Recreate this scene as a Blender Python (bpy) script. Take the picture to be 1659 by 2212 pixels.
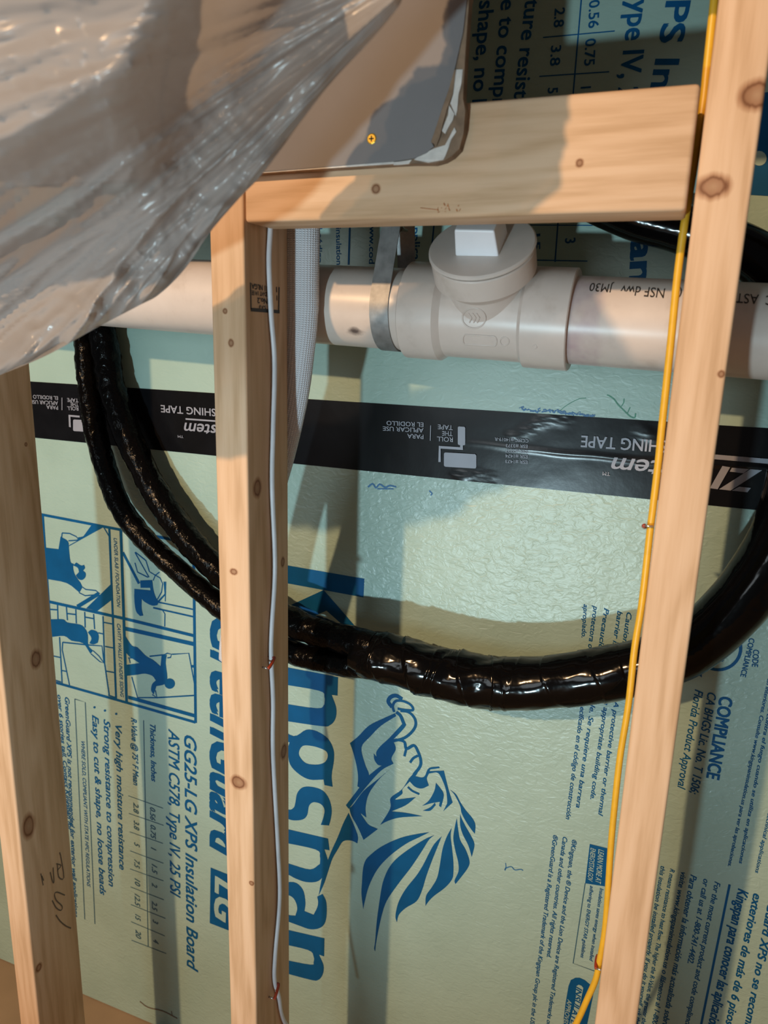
import bpy, bmesh, math, random
from mathutils import Vector, Matrix, noise
from mathutils.geometry import tessellate_polygon

for o in list(bpy.data.objects):
    bpy.data.objects.remove(o, do_unlink=True)
SC = bpy.context.scene
COL = SC.collection
random.seed(7)

# ------------------------------------------------------------------ camera
W, H = 1659, 2212
FPX = 1590.0
YAW, PIT, ROL = math.radians(20.83), math.radians(13.86), math.radians(1.69)
CAM = Vector((0.0, -0.634, -0.094))
FW = Vector((-math.sin(YAW) * math.cos(PIT), math.cos(YAW) * math.cos(PIT), -math.sin(PIT)))
_r = FW.cross(Vector((0, 0, 1))).normalized()
_u = _r.cross(FW)
RT = math.cos(ROL) * _r + math.sin(ROL) * _u
UP = -math.sin(ROL) * _r + math.cos(ROL) * _u
cd = bpy.data.cameras.new('camera')
cd.sensor_fit = 'VERTICAL'
cd.sensor_height = 36.0
cd.lens = FPX / H * 36.0
cd.clip_start = 0.02
cd.dof.use_dof = True
cd.dof.focus_distance = 0.92
cd.dof.aperture_fstop = 6.8
cam = bpy.data.objects.new('camera', cd)
COL.objects.link(cam)
cam.matrix_world = Matrix((
    (RT.x, UP.x, -FW.x, CAM.x), (RT.y, UP.y, -FW.y, CAM.y),
    (RT.z, UP.z, -FW.z, CAM.z), (0, 0, 0, 1)))
SC.camera = cam

# ------------------------------------------------------------------ world, lamps, exposure
wd = bpy.data.worlds.new('world')
SC.world = wd
wd.use_nodes = True
bg = wd.node_tree.nodes['Background']
bg.inputs[0].default_value = (0.92, 0.92, 0.95, 1)
bg.inputs[1].default_value = 0.05


def lamp(name, loc, energy, color, radius, typ='POINT'):
    l = bpy.data.lights.new(name, typ)
    l.energy = energy
    l.color = color
    if typ != 'AREA':
        l.shadow_soft_size = radius
    o = bpy.data.objects.new(name, l)
    o.location = loc
    COL.objects.link(o)
    return o


# warm ceiling bulb high on the left behind the camera, cool work light low on the floor
lamp('ceiling_bulb', (-1.36, -3.0, 1.24), 195, (1.0, 0.63, 0.33), 0.045)
wl = lamp('floor_work_light', (-0.50, -2.5, -1.13), 84, (0.64, 0.90, 1.0), 0.05, 'SPOT')
wl.data.spot_size = math.radians(42)
wl.data.spot_blend = 1.0
wl.rotation_euler = (Vector((-0.50, 0.25, -0.20)) - Vector((-0.50, -2.5, -1.13))).to_track_quat('-Z', 'Y').to_euler()
# added broad cool fill light behind the camera, not a real window
fl = lamp('soft_fill_light', (-1.3, -3.3, 0.15), 11, (0.86, 0.95, 1.0), 0.0, 'AREA')
fl.data.shape = 'RECTANGLE'
fl.data.size, fl.data.size_y = 1.1, 0.9
fl.rotation_euler = (Vector((-0.35, 0.2, -0.4)) - Vector((-1.3, -3.3, 0.15))).to_track_quat('-Z', 'Y').to_euler()
SC.view_settings.view_transform = 'Standard'
SC.view_settings.look = 'None'
SC.view_settings.exposure = 1.0
SC.view_settings.gamma = 1.0
SC.view_settings.use_curve_mapping = False

# ------------------------------------------------------------------ helpers
YF = 0.255          # face of the foam boards
SD = 0.086          # stud depth
X3L, X3R = 0.0, 0.038
X2R, X2L = -0.390, -0.428
X1R, X1L = -0.757, -0.795
ZFLOOR = -1.368


def ray(px, py):
    return FW + (px - W / 2) / FPX * RT - (py - H / 2) / FPX * UP


def at(px, py, Y):
    d = ray(px, py)
    return CAM + d * ((Y - CAM.y) / d.y)


def atX(px, py, X):
    d = ray(px, py)
    return CAM + d * ((X - CAM.x) / d.x)


def tag(o, label, cat, group=None, kind=None):
    if label:
        o['label'] = label
    if cat:
        o['category'] = cat
    if group:
        o['group'] = group
    if kind:
        o['kind'] = kind
    return o


def empty(name, loc, label, cat):
    o = bpy.data.objects.new(name, None)
    o.empty_display_size = 0.02
    o.location = loc
    COL.objects.link(o)
    return tag(o, label, cat)


def root_loc(o):
    v = Vector((0, 0, 0))
    while o is not None:
        v = v + Vector(o.location)
        o = o.parent
    return v


def mk(name, V, F, mat, parent=None, smooth=False, origin=None):
    """one mesh object from world-space vertices"""
    V = [Vector(v) for v in V]
    if parent is not None:
        org = root_loc(parent)
        loc = Vector((0, 0, 0))
    else:
        if origin is None:
            lo = Vector((min(v.x for v in V), min(v.y for v in V), min(v.z for v in V)))
            hi = Vector((max(v.x for v in V), max(v.y for v in V), max(v.z for v in V)))
            origin = Vector(((lo.x + hi.x) / 2, (lo.y + hi.y) / 2, lo.z))
        org = Vector(origin)
        loc = org
    me = bpy.data.meshes.new(name)
    me.from_pydata([v - org for v in V], [], F)
    me.update()
    if smooth:
        for p in me.polygons:
            p.use_smooth = True
    me.materials.append(mat)
    o = bpy.data.objects.new(name, me)
    o.location = loc
    COL.objects.link(o)
    if parent is not None:
        o.parent = parent
    return o


class MB:
    def __init__(s):
        s.V = []
        s.F = []

    def add(s, V, F):
        n = len(s.V)
        s.V += [Vector(v) for v in V]
        s.F += [tuple(i + n for i in f) for f in F]
        return s

    def box(s, lo, hi, bev=0.0, seg=2, mtx=None):
        bm = bmesh.new()
        bmesh.ops.create_cube(bm, size=1.0)
        for v in bm.verts:
            v.co = Vector(((lo[i] + hi[i]) / 2 + v.co[i] * (hi[i] - lo[i]) for i in range(3)))
        if bev > 0:
            bmesh.ops.bevel(bm, geom=list(bm.edges), offset=bev, segments=seg, profile=0.5, affect='EDGES')
        bm.verts.index_update()
        V = [v.co.copy() for v in bm.verts]
        if mtx is not None:
            V = [mtx @ v for v in V]
        F = [tuple(v.index for v in f.verts) for f in bm.faces]
        bm.free()
        return s.add(V, F)

    def obj(s, name, mat, parent=None, smooth=False, origin=None):
        return mk(name, s.V, s.F, mat, parent, smooth, origin)


def catmull(P, n=8, closed=False):
    P = [Vector(p) for p in P]
    out = []
    N = len(P)
    rng = N if closed else N - 1
    for i in range(rng):
        if closed:
            a, b, c, d = P[i - 1], P[i], P[(i + 1) % N], P[(i + 2) % N]
        else:
            b, c = P[i], P[i + 1]
            a = P[i - 1] if i > 0 else b * 2 - c
            d = P[i + 2] if i + 2 < N else c * 2 - b
        for k in range(n):
            t = k / n
            out.append(0.5 * ((2 * b) + (c - a) * t + (2 * a - 5 * b + 4 * c - d) * t * t + (3 * b - a - 3 * c + d) * t ** 3))
    if not closed:
        out.append(P[-1])
    return out


def tube(path, rad, sides=16, cap=True, disp=None, flat=None):
    """verts, faces of a tube along path; rad number or f(s); disp f(i,s,th)->dr; flat=(direction, squash)"""
    path = [Vector(p) for p in path]
    n = len(path)
    T = []
    for i in range(n):
        T.append((path[min(i + 1, n - 1)] - path[max(i - 1, 0)]).normalized())
    up = Vector((0, 1, 0))
    if abs(T[0].dot(up)) > 0.9:
        up = Vector((1, 0, 0))
    N = (up - T[0] * up.dot(T[0])).normalized()
    V, F = [], []
    s = 0.0
    for i in range(n):
        if i:
            s += (path[i] - path[i - 1]).length
            N = (N - T[i] * N.dot(T[i])).normalized()
        B = T[i].cross(N)
        r = rad(s) if callable(rad) else rad
        for k in range(sides):
            th = 2 * math.pi * k / sides
            rr = r + (disp(i, s, th) if disp else 0)
            v = (N * math.cos(th) + B * math.sin(th)) * rr
            if flat:
                v = v - flat[0] * (v.dot(flat[0]) * (1 - flat[1]))
            V.append(path[i] + v)
    for i in range(n - 1):
        for k in range(sides):
            k2 = (k + 1) % sides
            F.append((i * sides + k, i * sides + k2, (i + 1) * sides + k2, (i + 1) * sides + k))
    if cap:
        F.append(tuple(range(sides - 1, -1, -1)))
        F.append(tuple((n - 1) * sides + k for k in range(sides)))
    return V, F


def lathe(prof, origin, axis, sides=48, xref=None):
    """prof list of (dist along axis, radius)"""
    axis = Vector(axis).normalized()
    xref = Vector(xref) if xref else Vector((1, 0, 0))
    if abs(axis.dot(xref)) > 0.9:
        xref = Vector((0, 1, 0))
    e1 = (xref - axis * xref.dot(axis)).normalized()
    e2 = axis.cross(e1)
    V, F = [], []
    for d, r in prof:
        for k in range(sides):
            th = 2 * math.pi * k / sides
            V.append(Vector(origin) + axis * d + (e1 * math.cos(th) + e2 * math.sin(th)) * r)
    n = len(prof)
    for i in range(n - 1):
        for k in range(sides):
            k2 = (k + 1) % sides
            F.append((i * sides + k, i * sides + k2, (i + 1) * sides + k2, (i + 1) * sides + k))
    F.append(tuple(range(sides - 1, -1, -1)))
    F.append(tuple((n - 1) * sides + k for k in range(sides)))
    return V, F


def smooth_by_angle(o, ang=40):
    me = o.data
    bm = bmesh.new()
    bm.from_mesh(me)
    bmesh.ops.recalc_face_normals(bm, faces=bm.faces)
    for f in bm.faces:
        f.smooth = True
    for e in bm.edges:
        if len(e.link_faces) == 2 and e.calc_face_angle(0) > math.radians(ang):
            e.smooth = False
    bm.to_mesh(me)
    bm.free()
    return o


# ------------------------------------------------------------------ materials
def nm(name):
    m = bpy.data.materials.new(name)
    m.use_nodes = True
    nt = m.node_tree
    b = nt.nodes['Principled BSDF']
    return m, nt, b


def N(nt, typ, **kw):
    n = nt.nodes.new(typ)
    for k, v in kw.items():
        if k.startswith('i_'):
            key = k[2:]
            key = int(key) if key.isdigit() else key.replace('_', ' ')
            n.inputs[key].default_value = v
        else:
            setattr(n, k, v)
    return n


def ramp(nt, stops):
    n = nt.nodes.new('ShaderNodeValToRGB')
    e = n.color_ramp.elements
    e[0].position, e[0].color = stops[0][0], tuple(stops[0][1]) + (1,)
    e[1].position, e[1].color = stops[-1][0], tuple(stops[-1][1]) + (1,)
    for p, c in stops[1:-1]:
        x = e.new(p)
        x.color = tuple(c) + (1,)
    return n


def plain(name, col, rough=0.5, metal=0.0, var=0.08, vscale=40, bump=0.0, bscale=300, spec=0.5, coat=0.0):
    m, nt, b = nm(name)
    tc = N(nt, 'ShaderNodeTexCoord')
    ns = N(nt, 'ShaderNodeTexNoise', i_Scale=vscale, i_Detail=3.0)
    nt.links.new(tc.outputs['Object'], ns.inputs['Vector'])
    r = ramp(nt, [(0.3, [c * (1 - var) for c in col]), (0.7, [min(1, c * (1 + var)) for c in col])])
    nt.links.new(ns.outputs['Fac'], r.inputs['Fac'])
    nt.links.new(r.outputs['Color'], b.inputs['Base Color'])
    b.inputs['Roughness'].default_value = rough
    b.inputs['Metallic'].default_value = metal
    b.inputs['Specular IOR Level'].default_value = spec
    b.inputs['Coat Weight'].default_value = coat
    if bump:
        n2 = N(nt, 'ShaderNodeTexNoise', i_Scale=bscale, i_Detail=3.0)
        nt.links.new(tc.outputs['Object'], n2.inputs['Vector'])
        bp = N(nt, 'ShaderNodeBump', i_Strength=bump, i_Distance=0.001)
        nt.links.new(n2.outputs['Fac'], bp.inputs['Height'])
        nt.links.new(bp.outputs['Normal'], b.inputs['Normal'])
    return m


def wood(name, seed, axis='Z', knots=(), light=(0.72, 0.50, 0.33), dark=(0.56, 0.36, 0.21)):
    """knots: (local xyz, radius, stretch along grain)"""
    m, nt, b = nm(name)
    L = nt.links.new
    tc = N(nt, 'ShaderNodeTexCoord')
    mp = N(nt, 'ShaderNodeMapping')
    L(tc.outputs['Object'], mp.inputs['Vector'])
    mp.inputs['Location'].default_value = (seed * 1.7, seed * 2.3, seed * 0.9)
    a = 'XYZ'.index(axis)
    sc = [1, 1, 1]
    sc[a] = 0.06
    mp.inputs['Scale'].default_value = sc
    n1 = N(nt, 'ShaderNodeTexNoise', i_Scale=130.0, i_Detail=4.0, i_Roughness=0.6)
    L(mp.outputs['Vector'], n1.inputs['Vector'])
    mp2 = N(nt, 'ShaderNodeMapping')
    L(tc.outputs['Object'], mp2.inputs['Vector'])
    mp2.inputs['Location'].default_value = (seed * 0.7, seed * 0.31, seed * 0.5)
    s2 = [1, 1, 1]
    s2[a] = 0.13
    mp2.inputs['Scale'].default_value = s2
    wv = N(nt, 'ShaderNodeTexNoise', i_Scale=22.0, i_Detail=1.0)
    L(mp2.outputs['Vector'], wv.inputs['Vector'])
    mul = N(nt, 'ShaderNodeMath', operation='MULTIPLY', i_1=38.0)
    L(wv.outputs['Fac'], mul.inputs[0])
    sn = N(nt, 'ShaderNodeMath', operation='SINE')
    L(mul.outputs[0], sn.inputs[0])
    sn2 = N(nt, 'ShaderNodeMath', operation='MULTIPLY_ADD', i_1=0.14, i_2=0.0)
    L(sn.outputs[0], sn2.inputs[0])
    ad = N(nt, 'ShaderNodeMath', operation='ADD')
    L(n1.outputs['Fac'], ad.inputs[0])
    L(sn2.outputs[0], ad.inputs[1])
    r = ramp(nt, [(0.25, dark), (0.5, [(x + y) / 2 * 1.04 for x, y in zip(light, dark)]), (0.72, light)])
    L(ad.outputs[0], r.inputs['Fac'])
    big = N(nt, 'ShaderNodeTexNoise', i_Scale=6.0, i_Detail=2.0)
    L(mp2.outputs['Vector'], big.inputs['Vector'])
    hsv = N(nt, 'ShaderNodeMixRGB', blend_type='MULTIPLY', i_Fac=0.5)
    rb = ramp(nt, [(0.3, (0.78, 0.74, 0.70)), (0.7, (1, 1, 1))])
    L(big.outputs['Fac'], rb.inputs['Fac'])
    L(r.outputs['Color'], hsv.inputs[1])
    L(rb.outputs['Color'], hsv.inputs[2])
    col = hsv.outputs['Color']
    for pos, rad, st in knots:
        sub = N(nt, 'ShaderNodeVectorMath', operation='SUBTRACT')
        L(tc.outputs['Object'], sub.inputs[0])
        sub.inputs[1].default_value = pos
        ml = N(nt, 'ShaderNodeVectorMath', operation='MULTIPLY')
        L(sub.outputs[0], ml.inputs[0])
        q = [1 / rad] * 3
        q[a] = 1 / (rad * st)
        ml.inputs[1].default_value = q
        ln = N(nt, 'ShaderNodeVectorMath', operation='LENGTH')
        L(ml.outputs[0], ln.inputs[0])
        wob = N(nt, 'ShaderNodeMath', operation='MULTIPLY_ADD', i_1=0.5, i_2=-0.25)
        L(n1.outputs['Fac'], wob.inputs[0])
        ad2 = N(nt, 'ShaderNodeMath', operation='ADD')
        L(ln.outputs['Value'], ad2.inputs[0])
        L(wob.outputs[0], ad2.inputs[1])
        kr = ramp(nt, [(0.0, (0.62, 0.55, 0.5)), (0.45, (0.5, 0.38, 0.32)), (0.58, (0.26, 0.15, 0.10)), (0.74, (0.66, 0.54, 0.47)), (1.0, (1, 1, 1))])
        L(ad2.outputs[0], kr.inputs['Fac'])
        mx = N(nt, 'ShaderNodeMixRGB', blend_type='MULTIPLY', i_Fac=1.0)
        L(col, mx.inputs[1])
        L(kr.outputs['Color'], mx.inputs[2])
        col = mx.outputs['Color']
    L(col, b.inputs['Base Color'])
    b.inputs['Roughness'].default_value = 0.62
    b.inputs['Specular IOR Level'].default_value = 0.25
    bp = N(nt, 'ShaderNodeBump', i_Strength=0.25, i_Distance=0.0006)
    L(ad.outputs[0], bp.inputs['Height'])
    L(bp.outputs['Normal'], b.inputs['Normal'])
    return m


def foam_mat(name='green_foam', rel=0.6):
    m, nt, b = nm(name)
    L = nt.links.new
    tc = N(nt, 'ShaderNodeTexCoord')
    ns = N(nt, 'ShaderNodeTexNoise', i_Scale=9.0, i_Detail=4.0)
    L(tc.outputs['Object'], ns.inputs['Vector'])
    r = ramp(nt, [(0.3, (0.30, 0.42, 0.365)), (0.7, (0.345, 0.475, 0.42))])
    L(ns.outputs['Fac'], r.inputs['Fac'])
    L(r.outputs['Color'], b.inputs['Base Color'])
    b.inputs['Roughness'].default_value = 0.36
    b.inputs['Specular IOR Level'].default_value = 0.45
    # skin of small wavy ridges
    mp = N(nt, 'ShaderNodeMapping')
    mp.inputs['Scale'].default_value = (1.0, 1.0, 1.7)
    mp.inputs['Rotation'].default_value = (0, math.radians(-12), 0)
    L(tc.outputs['Object'], mp.inputs['Vector'])
    n2 = N(nt, 'ShaderNodeTexNoise', i_Scale=75.0, i_Detail=2.0, i_Distortion=1.2)
    L(mp.outputs['Vector'], n2.inputs['Vector'])
    n3 = N(nt, 'ShaderNodeTexNoise', i_Scale=14.0, i_Detail=2.0)
    L(tc.outputs['Object'], n3.inputs['Vector'])
    ad = N(nt, 'ShaderNodeMath', operation='MULTIPLY_ADD', i_1=2.5)
    L(n3.outputs['Fac'], ad.inputs[0])
    L(n2.outputs['Fac'], ad.inputs[2])
    bp = N(nt, 'ShaderNodeBump', i_Strength=rel, i_Distance=0.0017)
    L(ad.outputs[0], bp.inputs['Height'])
    L(bp.outputs['Normal'], b.inputs['Normal'])
    return m


def hose_mat(name, scale=170, strength=0.4, rough=0.2, spec=0.11):
    m, nt, b = nm(name)
    L = nt.links.new
    tc = N(nt, 'ShaderNodeTexCoord')
    b.inputs['Base Color'].default_value = (0.0022, 0.0018, 0.0018, 1)
    b.inputs['Roughness'].default_value = rough
    b.inputs['Specular IOR Level'].default_value = spec
    n1 = N(nt, 'ShaderNodeTexNoise', i_Scale=scale, i_Detail=2.0, i_Distortion=0.6)
    L(tc.outputs['Object'], n1.inputs['Vector'])
    n2 = N(nt, 'ShaderNodeTexVoronoi', i_Scale=scale * 0.5)
    L(tc.outputs['Object'], n2.inputs['Vector'])
    ad = N(nt, 'ShaderNodeMath', operation='MULTIPLY_ADD', i_1=0.8)
    L(n2.outputs['Distance'], ad.inputs[0])
    L(n1.outputs['Fac'], ad.inputs[2])
    bp = N(nt, 'ShaderNodeBump', i_Strength=strength, i_Distance=0.003)
    L(ad.outputs[0], bp.inputs['Height'])
    L(bp.outputs['Normal'], b.inputs['Normal'])
    return m


def pvc_mat(name, purple=None, smear=None):
    m, nt, b = nm(name)
    L = nt.links.new
    tc = N(nt, 'ShaderNodeTexCoord')
    ns = N(nt, 'ShaderNodeTexNoise', i_Scale=22.0, i_Detail=4.0, i_Roughness=0.65)
    L(tc.outputs['Object'], ns.inputs['Vector'])
    r = ramp(nt, [(0.25, (0.50, 0.42, 0.37)), (0.45, (0.60, 0.52, 0.47)), (0.75, (0.64, 0.56, 0.51))])
    L(ns.outputs['Fac'], r.inputs['Fac'])
    col = r.outputs['Color']
    sx = N(nt, 'ShaderNodeSeparateXYZ')
    L(tc.outputs['Object'], sx.inputs[0])
    for spec in ([purple] if purple else []):
        x0, x1 = spec
        w = N(nt, 'ShaderNodeMath', operation='MULTIPLY_ADD', i_1=0.03, i_2=-0.015)
        n2 = N(nt, 'ShaderNodeTexNoise', i_Scale=45.0, i_Detail=3.0)
        L(tc.outputs['Object'], n2.inputs['Vector'])
        L(n2.outputs['Fac'], w.inputs[0])
        ad = N(nt, 'ShaderNodeMath', operation='ADD')
        L(sx.outputs['X'], ad.inputs[0])
        L(w.outputs[0], ad.inputs[1])
        mr = N(nt, 'ShaderNodeMapRange')
        mr.inputs['From Min'].default_value = x1
        mr.inputs['From Max'].default_value = x1 - 0.008
        mr.clamp = True
        L(ad.outputs[0], mr.inputs['Value'])
        f = N(nt, 'ShaderNodeMath', operation='MULTIPLY')
        L(mr.outputs['Result'], f.inputs[0])
        rr = ramp(nt, [(0.35, (0.15, 0.15, 0.15)), (0.7, (0.8, 0.8, 0.8))])
        L(n2.outputs['Fac'], rr.inputs['Fac'])
        L(rr.outputs['Color'], f.inputs[1])
        mx = N(nt, 'ShaderNodeMixRGB', blend_type='MIX')
        L(f.outputs[0], mx.inputs['Fac'])
        L(col, mx.inputs[1])
        mx.inputs[2].default_value = (0.42, 0.30, 0.33, 1)
        col = mx.outputs['Color']
    if smear:
        pos, rad = smear
        sub = N(nt, 'ShaderNodeVectorMath', operation='SUBTRACT')
        L(tc.outputs['Object'], sub.inputs[0])
        sub.inputs[1].default_value = pos
        ml = N(nt, 'ShaderNodeVectorMath', operation='MULTIPLY')
        L(sub.outputs[0], ml.inputs[0])
        ml.inputs[1].default_value = (1 / rad, 1 / rad, 2.2 / rad)
        ln = N(nt, 'ShaderNodeVectorMath', operation='LENGTH')
        L(ml.outputs[0], ln.inputs[0])
        n2 = N(nt, 'ShaderNodeTexNoise', i_Scale=120.0, i_Detail=3.0)
        L(tc.outputs['Object'], n2.inputs['Vector'])
        ad = N(nt, 'ShaderNodeMath', operation='MULTIPLY_ADD', i_1=0.7)
        L(n2.outputs['Fac'], ad.inputs[0])
        L(ln.outputs['Value'], ad.inputs[2])
        sr = ramp(nt, [(0.45, (0.16, 0.15, 0.16)), (0.95, (1, 1, 1))])
        L(ad.outputs[0], sr.inputs['Fac'])
        mx = N(nt, 'ShaderNodeMixRGB', blend_type='MULTIPLY', i_Fac=1.0)
        L(col, mx.inputs[1])
        L(sr.outputs['Color'], mx.inputs[2])
        col = mx.outputs['Color']
    L(col, b.inputs['Base Color'])
    b.inputs['Roughness'].default_value = 0.33
    b.inputs['Specular IOR Level'].default_value = 0.45
    bp = N(nt, 'ShaderNodeBump', i_Strength=0.06, i_Distance=0.002)
    L(ns.outputs['Fac'], bp.inputs['Height'])
    L(bp.outputs['Normal'], b.inputs['Normal'])
    return m


def sleeve_mat():
    m, nt, b = nm('white_woven')
    L = nt.links.new
    uv = N(nt, 'ShaderNodeUVMap')
    b.inputs['Base Color'].default_value = (0.78, 0.78, 0.82, 1)
    b.inputs['Roughness'].default_value = 0.45
    w = N(nt, 'ShaderNodeTexWave', i_Scale=0.5, bands_direction='X', wave_profile='SIN')
    mp = N(nt, 'ShaderNodeMapping')
    L(uv.outputs['UV'], mp.inputs['Vector'])
    L(mp.outputs['Vector'], w.inputs['Vector'])
    w2 = N(nt, 'ShaderNodeTexWave', i_Scale=0.5, bands_direction='Y', wave_profile='SIN')
    L(mp.outputs['Vector'], w2.inputs['Vector'])
    mu = N(nt, 'ShaderNodeMath', operation='MULTIPLY')
    L(w.outputs['Fac'], mu.inputs[0])
    L(w2.outputs['Fac'], mu.inputs[1])
    cr = ramp(nt, [(0.0, (0.56, 0.56, 0.60)), (0.5, (0.82, 0.82, 0.86))])
    L(mu.outputs[0], cr.inputs['Fac'])
    L(cr.outputs['Color'], b.inputs['Base Color'])
    bp = N(nt, 'ShaderNodeBump', i_Strength=0.8, i_Distance=0.0012)
    L(mu.outputs[0], bp.inputs['Height'])
    L(bp.outputs['Normal'], b.inputs['Normal'])
    return m


def plastic_mat(name, clear):
    m, nt, b = nm(name)  # one thin layer lets most light through
    L = nt.links.new
    tc = N(nt, 'ShaderNodeTexCoord')
    out = nt.nodes['Material Output']
    b.inputs['Base Color'].default_value = (0.46, 0.43, 0.415, 1)
    b.inputs['Roughness'].default_value = 0.24
    b.inputs['Specular IOR Level'].default_value = 0.5
    n1 = N(nt, 'ShaderNodeTexNoise', i_Scale=16.0, i_Detail=2.0, i_Distortion=0.8)
    L(tc.outputs['Object'], n1.inputs['Vector'])
    bp = N(nt, 'ShaderNodeBump', i_Strength=0.22, i_Distance=0.006)
    L(n1.outputs['Fac'], bp.inputs['Height'])
    L(bp.outputs['Normal'], b.inputs['Normal'])
    tl = N(nt, 'ShaderNodeBsdfTranslucent')
    tl.inputs['Color'].default_value = (0.50, 0.46, 0.44, 1)
    tr = N(nt, 'ShaderNodeBsdfTransparent')
    tr.inputs['Color'].default_value = (0.86, 0.83, 0.80, 1)
    m1 = N(nt, 'ShaderNodeMixShader', i_Fac=0.42)
    L(b.outputs[0], m1.inputs[1])
    L(tl.outputs[0], m1.inputs[2])
    m2 = N(nt, 'ShaderNodeMixShader', i_Fac=clear)
    L(m1.outputs[0], m2.inputs[1])
    L(tr.outputs[0], m2.inputs[2])
    L(m2.outputs[0], out.inputs['Surface'])
    return m


M = {}
M['foam'] = foam_mat()
M['foam_smooth'] = foam_mat('smooth_green_foam', 0.25)
M['ink'] = plain('blue_ink', (0.002, 0.078, 0.21), 0.5, var=0.10, vscale=30, spec=0.15)
M['green_ink'] = plain('bare_green', (0.33, 0.45, 0.395), 0.4, var=0.03)
M['ink_thin'] = plain('faint_blue_ink', (0.03, 0.10, 0.15), 0.5, var=0.15, vscale=120)
M['pen'] = plain('ballpoint_ink', (0.02, 0.13, 0.30), 0.5, var=0.2, vscale=300)
M['scratch'] = plain('scratch', (0.05, 0.22, 0.14), 0.5, var=0.2, vscale=300)
M['tape'] = plain('black_tape', (0.0045, 0.0045, 0.0055), 0.22, var=0.2, bump=0.10, bscale=60, spec=0.25)
M['tape_print'] = plain('grey_print', (0.26, 0.27, 0.32), 0.45, var=0.06)
M['pvc'] = pvc_mat('pvc')
M['hose'] = hose_mat('crinkled_black_film')
M['wrap'] = hose_mat('black_wrap_tape', 45, 0.2, 0.12, 0.17)
M['galv'] = plain('galvanised_steel', (0.26, 0.26, 0.26), 0.5, 0.45, var=0.22, vscale=90, bump=0.15, bscale=120)
M['bolt'] = plain('zinc_bolt', (0.4, 0.36, 0.3), 0.4, 0.8)
M['white_cable'] = plain('white_cable_jacket', (0.66, 0.66, 0.70), 0.4)
M['yellow_cable'] = plain('yellow_cable_jacket', (0.70, 0.40, 0.025), 0.38, var=0.06, vscale=90)
M['staple'] = plain('red_staple', (0.30, 0.035, 0.012), 0.3, var=0.2)
M['steel'] = plain('bright_steel', (0.6, 0.58, 0.55), 0.25, 0.9)
M['drywall'] = plain('grey_drywall_paper', (0.205, 0.195, 0.20), 0.75, var=0.06, vscale=14, bump=0.06, bscale=250)
M['gypsum'] = plain('gypsum', (0.66, 0.63, 0.60), 0.85, var=0.12, vscale=120, bump=0.5, bscale=200)
M['kraft'] = plain('torn_brown_paper', (0.24, 0.16, 0.105), 0.8, var=0.3, vscale=80, bump=0.3, bscale=160)
M['brass'] = plain('brass_screw', (0.75, 0.48, 0.07), 0.35, 0.7)
M['stamp'] = plain('black_stamp_ink', (0.018, 0.013, 0.010), 0.6)
M['pencil'] = plain('pencil_mark', (0.13, 0.09, 0.06), 0.6)
M['rust'] = plain('rusty_stain', (0.42, 0.15, 0.045), 0.7, var=0.3, vscale=300)
M['concrete'] = plain('concrete', (0.28, 0.27, 0.25), 0.9, var=0.15, vscale=12)
M['floor'] = plain('dusty_floor', (0.34, 0.235, 0.145), 0.85, var=0.10, vscale=9, bump=0.1)
M['sleeve'] = sleeve_mat()
M['plastic'] = plastic_mat('milky_plastic_film', 0.09)
M['hem'] = plastic_mat('gathered_plastic_film', 0.2)


# ------------------------------------------------------------------ flat print helpers
def poly_mesh(loops, pt):
    """loops of 2D pixel points (outer first, then holes) -> verts/faces through pt()"""
    P = [[pt(x, y) for x, y in l] for l in loops]
    flat = [p for l in P for p in l]
    tri = tessellate_polygon(P)
    n = Vector((0, 0, 0))
    for a, b_, c in tri:
        n += (flat[b_] - flat[a]).cross(flat[c] - flat[a])
    toc = CAM - flat[0]
    F = [tuple(t) if n.dot(toc) > 0 else tuple(reversed(t)) for t in tri]
    return flat, F


def rounded(pts, n=5, corner=58):
    """Catmull-Rom through closed 2D points, sharp turns kept"""
    Nn = len(pts)
    P = [Vector((x, y)) for x, y in pts]
    sharp = []
    for i in range(Nn):
        a, b_ = P[i] - P[i - 1], P[(i + 1) % Nn] - P[i]
        ang = math.degrees(a.angle(b_, 0)) if a.length > 0 and b_.length > 0 else 0
        sharp.append(ang > corner)
    out = []
    for i in range(Nn):
        b_, c = P[i], P[(i + 1) % Nn]
        a = b_ * 2 - c if sharp[i] else P[i - 1]
        d = c * 2 - b_ if sharp[(i + 1) % Nn] else P[(i + 2) % Nn]
        for k in range(n):
            t = k / n
            q = 0.5 * ((2 * b_) + (c - a) * t + (2 * a - 5 * b_ + 4 * c - d) * t * t + (3 * b_ - a - 3 * c + d) * t ** 3)
            out.append((q.x, q.y))
    return out


def ribbon(pts, w, pt, nrm, closed=False):
    """flat ribbon of world width from pixel width w (pixels at that place)"""
    P = [pt(x, y) for x, y in pts]
    if closed:
        P.append(P[0])
    mid = pts[len(pts) // 2]
    hw = (pt(mid[0] + w, mid[1]) - pt(*mid)).length / 2
    V, F = [], []
    n = len(P)
    for i in range(n):
        a = P[max(i - 1, 0)]
        c = P[min(i + 1, n - 1)]
        if closed and i in (0, n - 1):
            a, c = P[-2], P[1]
        t = (c - a).normalized()
        s = t.cross(nrm).normalized() * hw
        V += [P[i] - s, P[i] + s]
    for i in range(n - 1):
        F.append((2 * i, 2 * i + 1, 2 * i + 3, 2 * i + 2))
    return V, F


_dg = None


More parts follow.
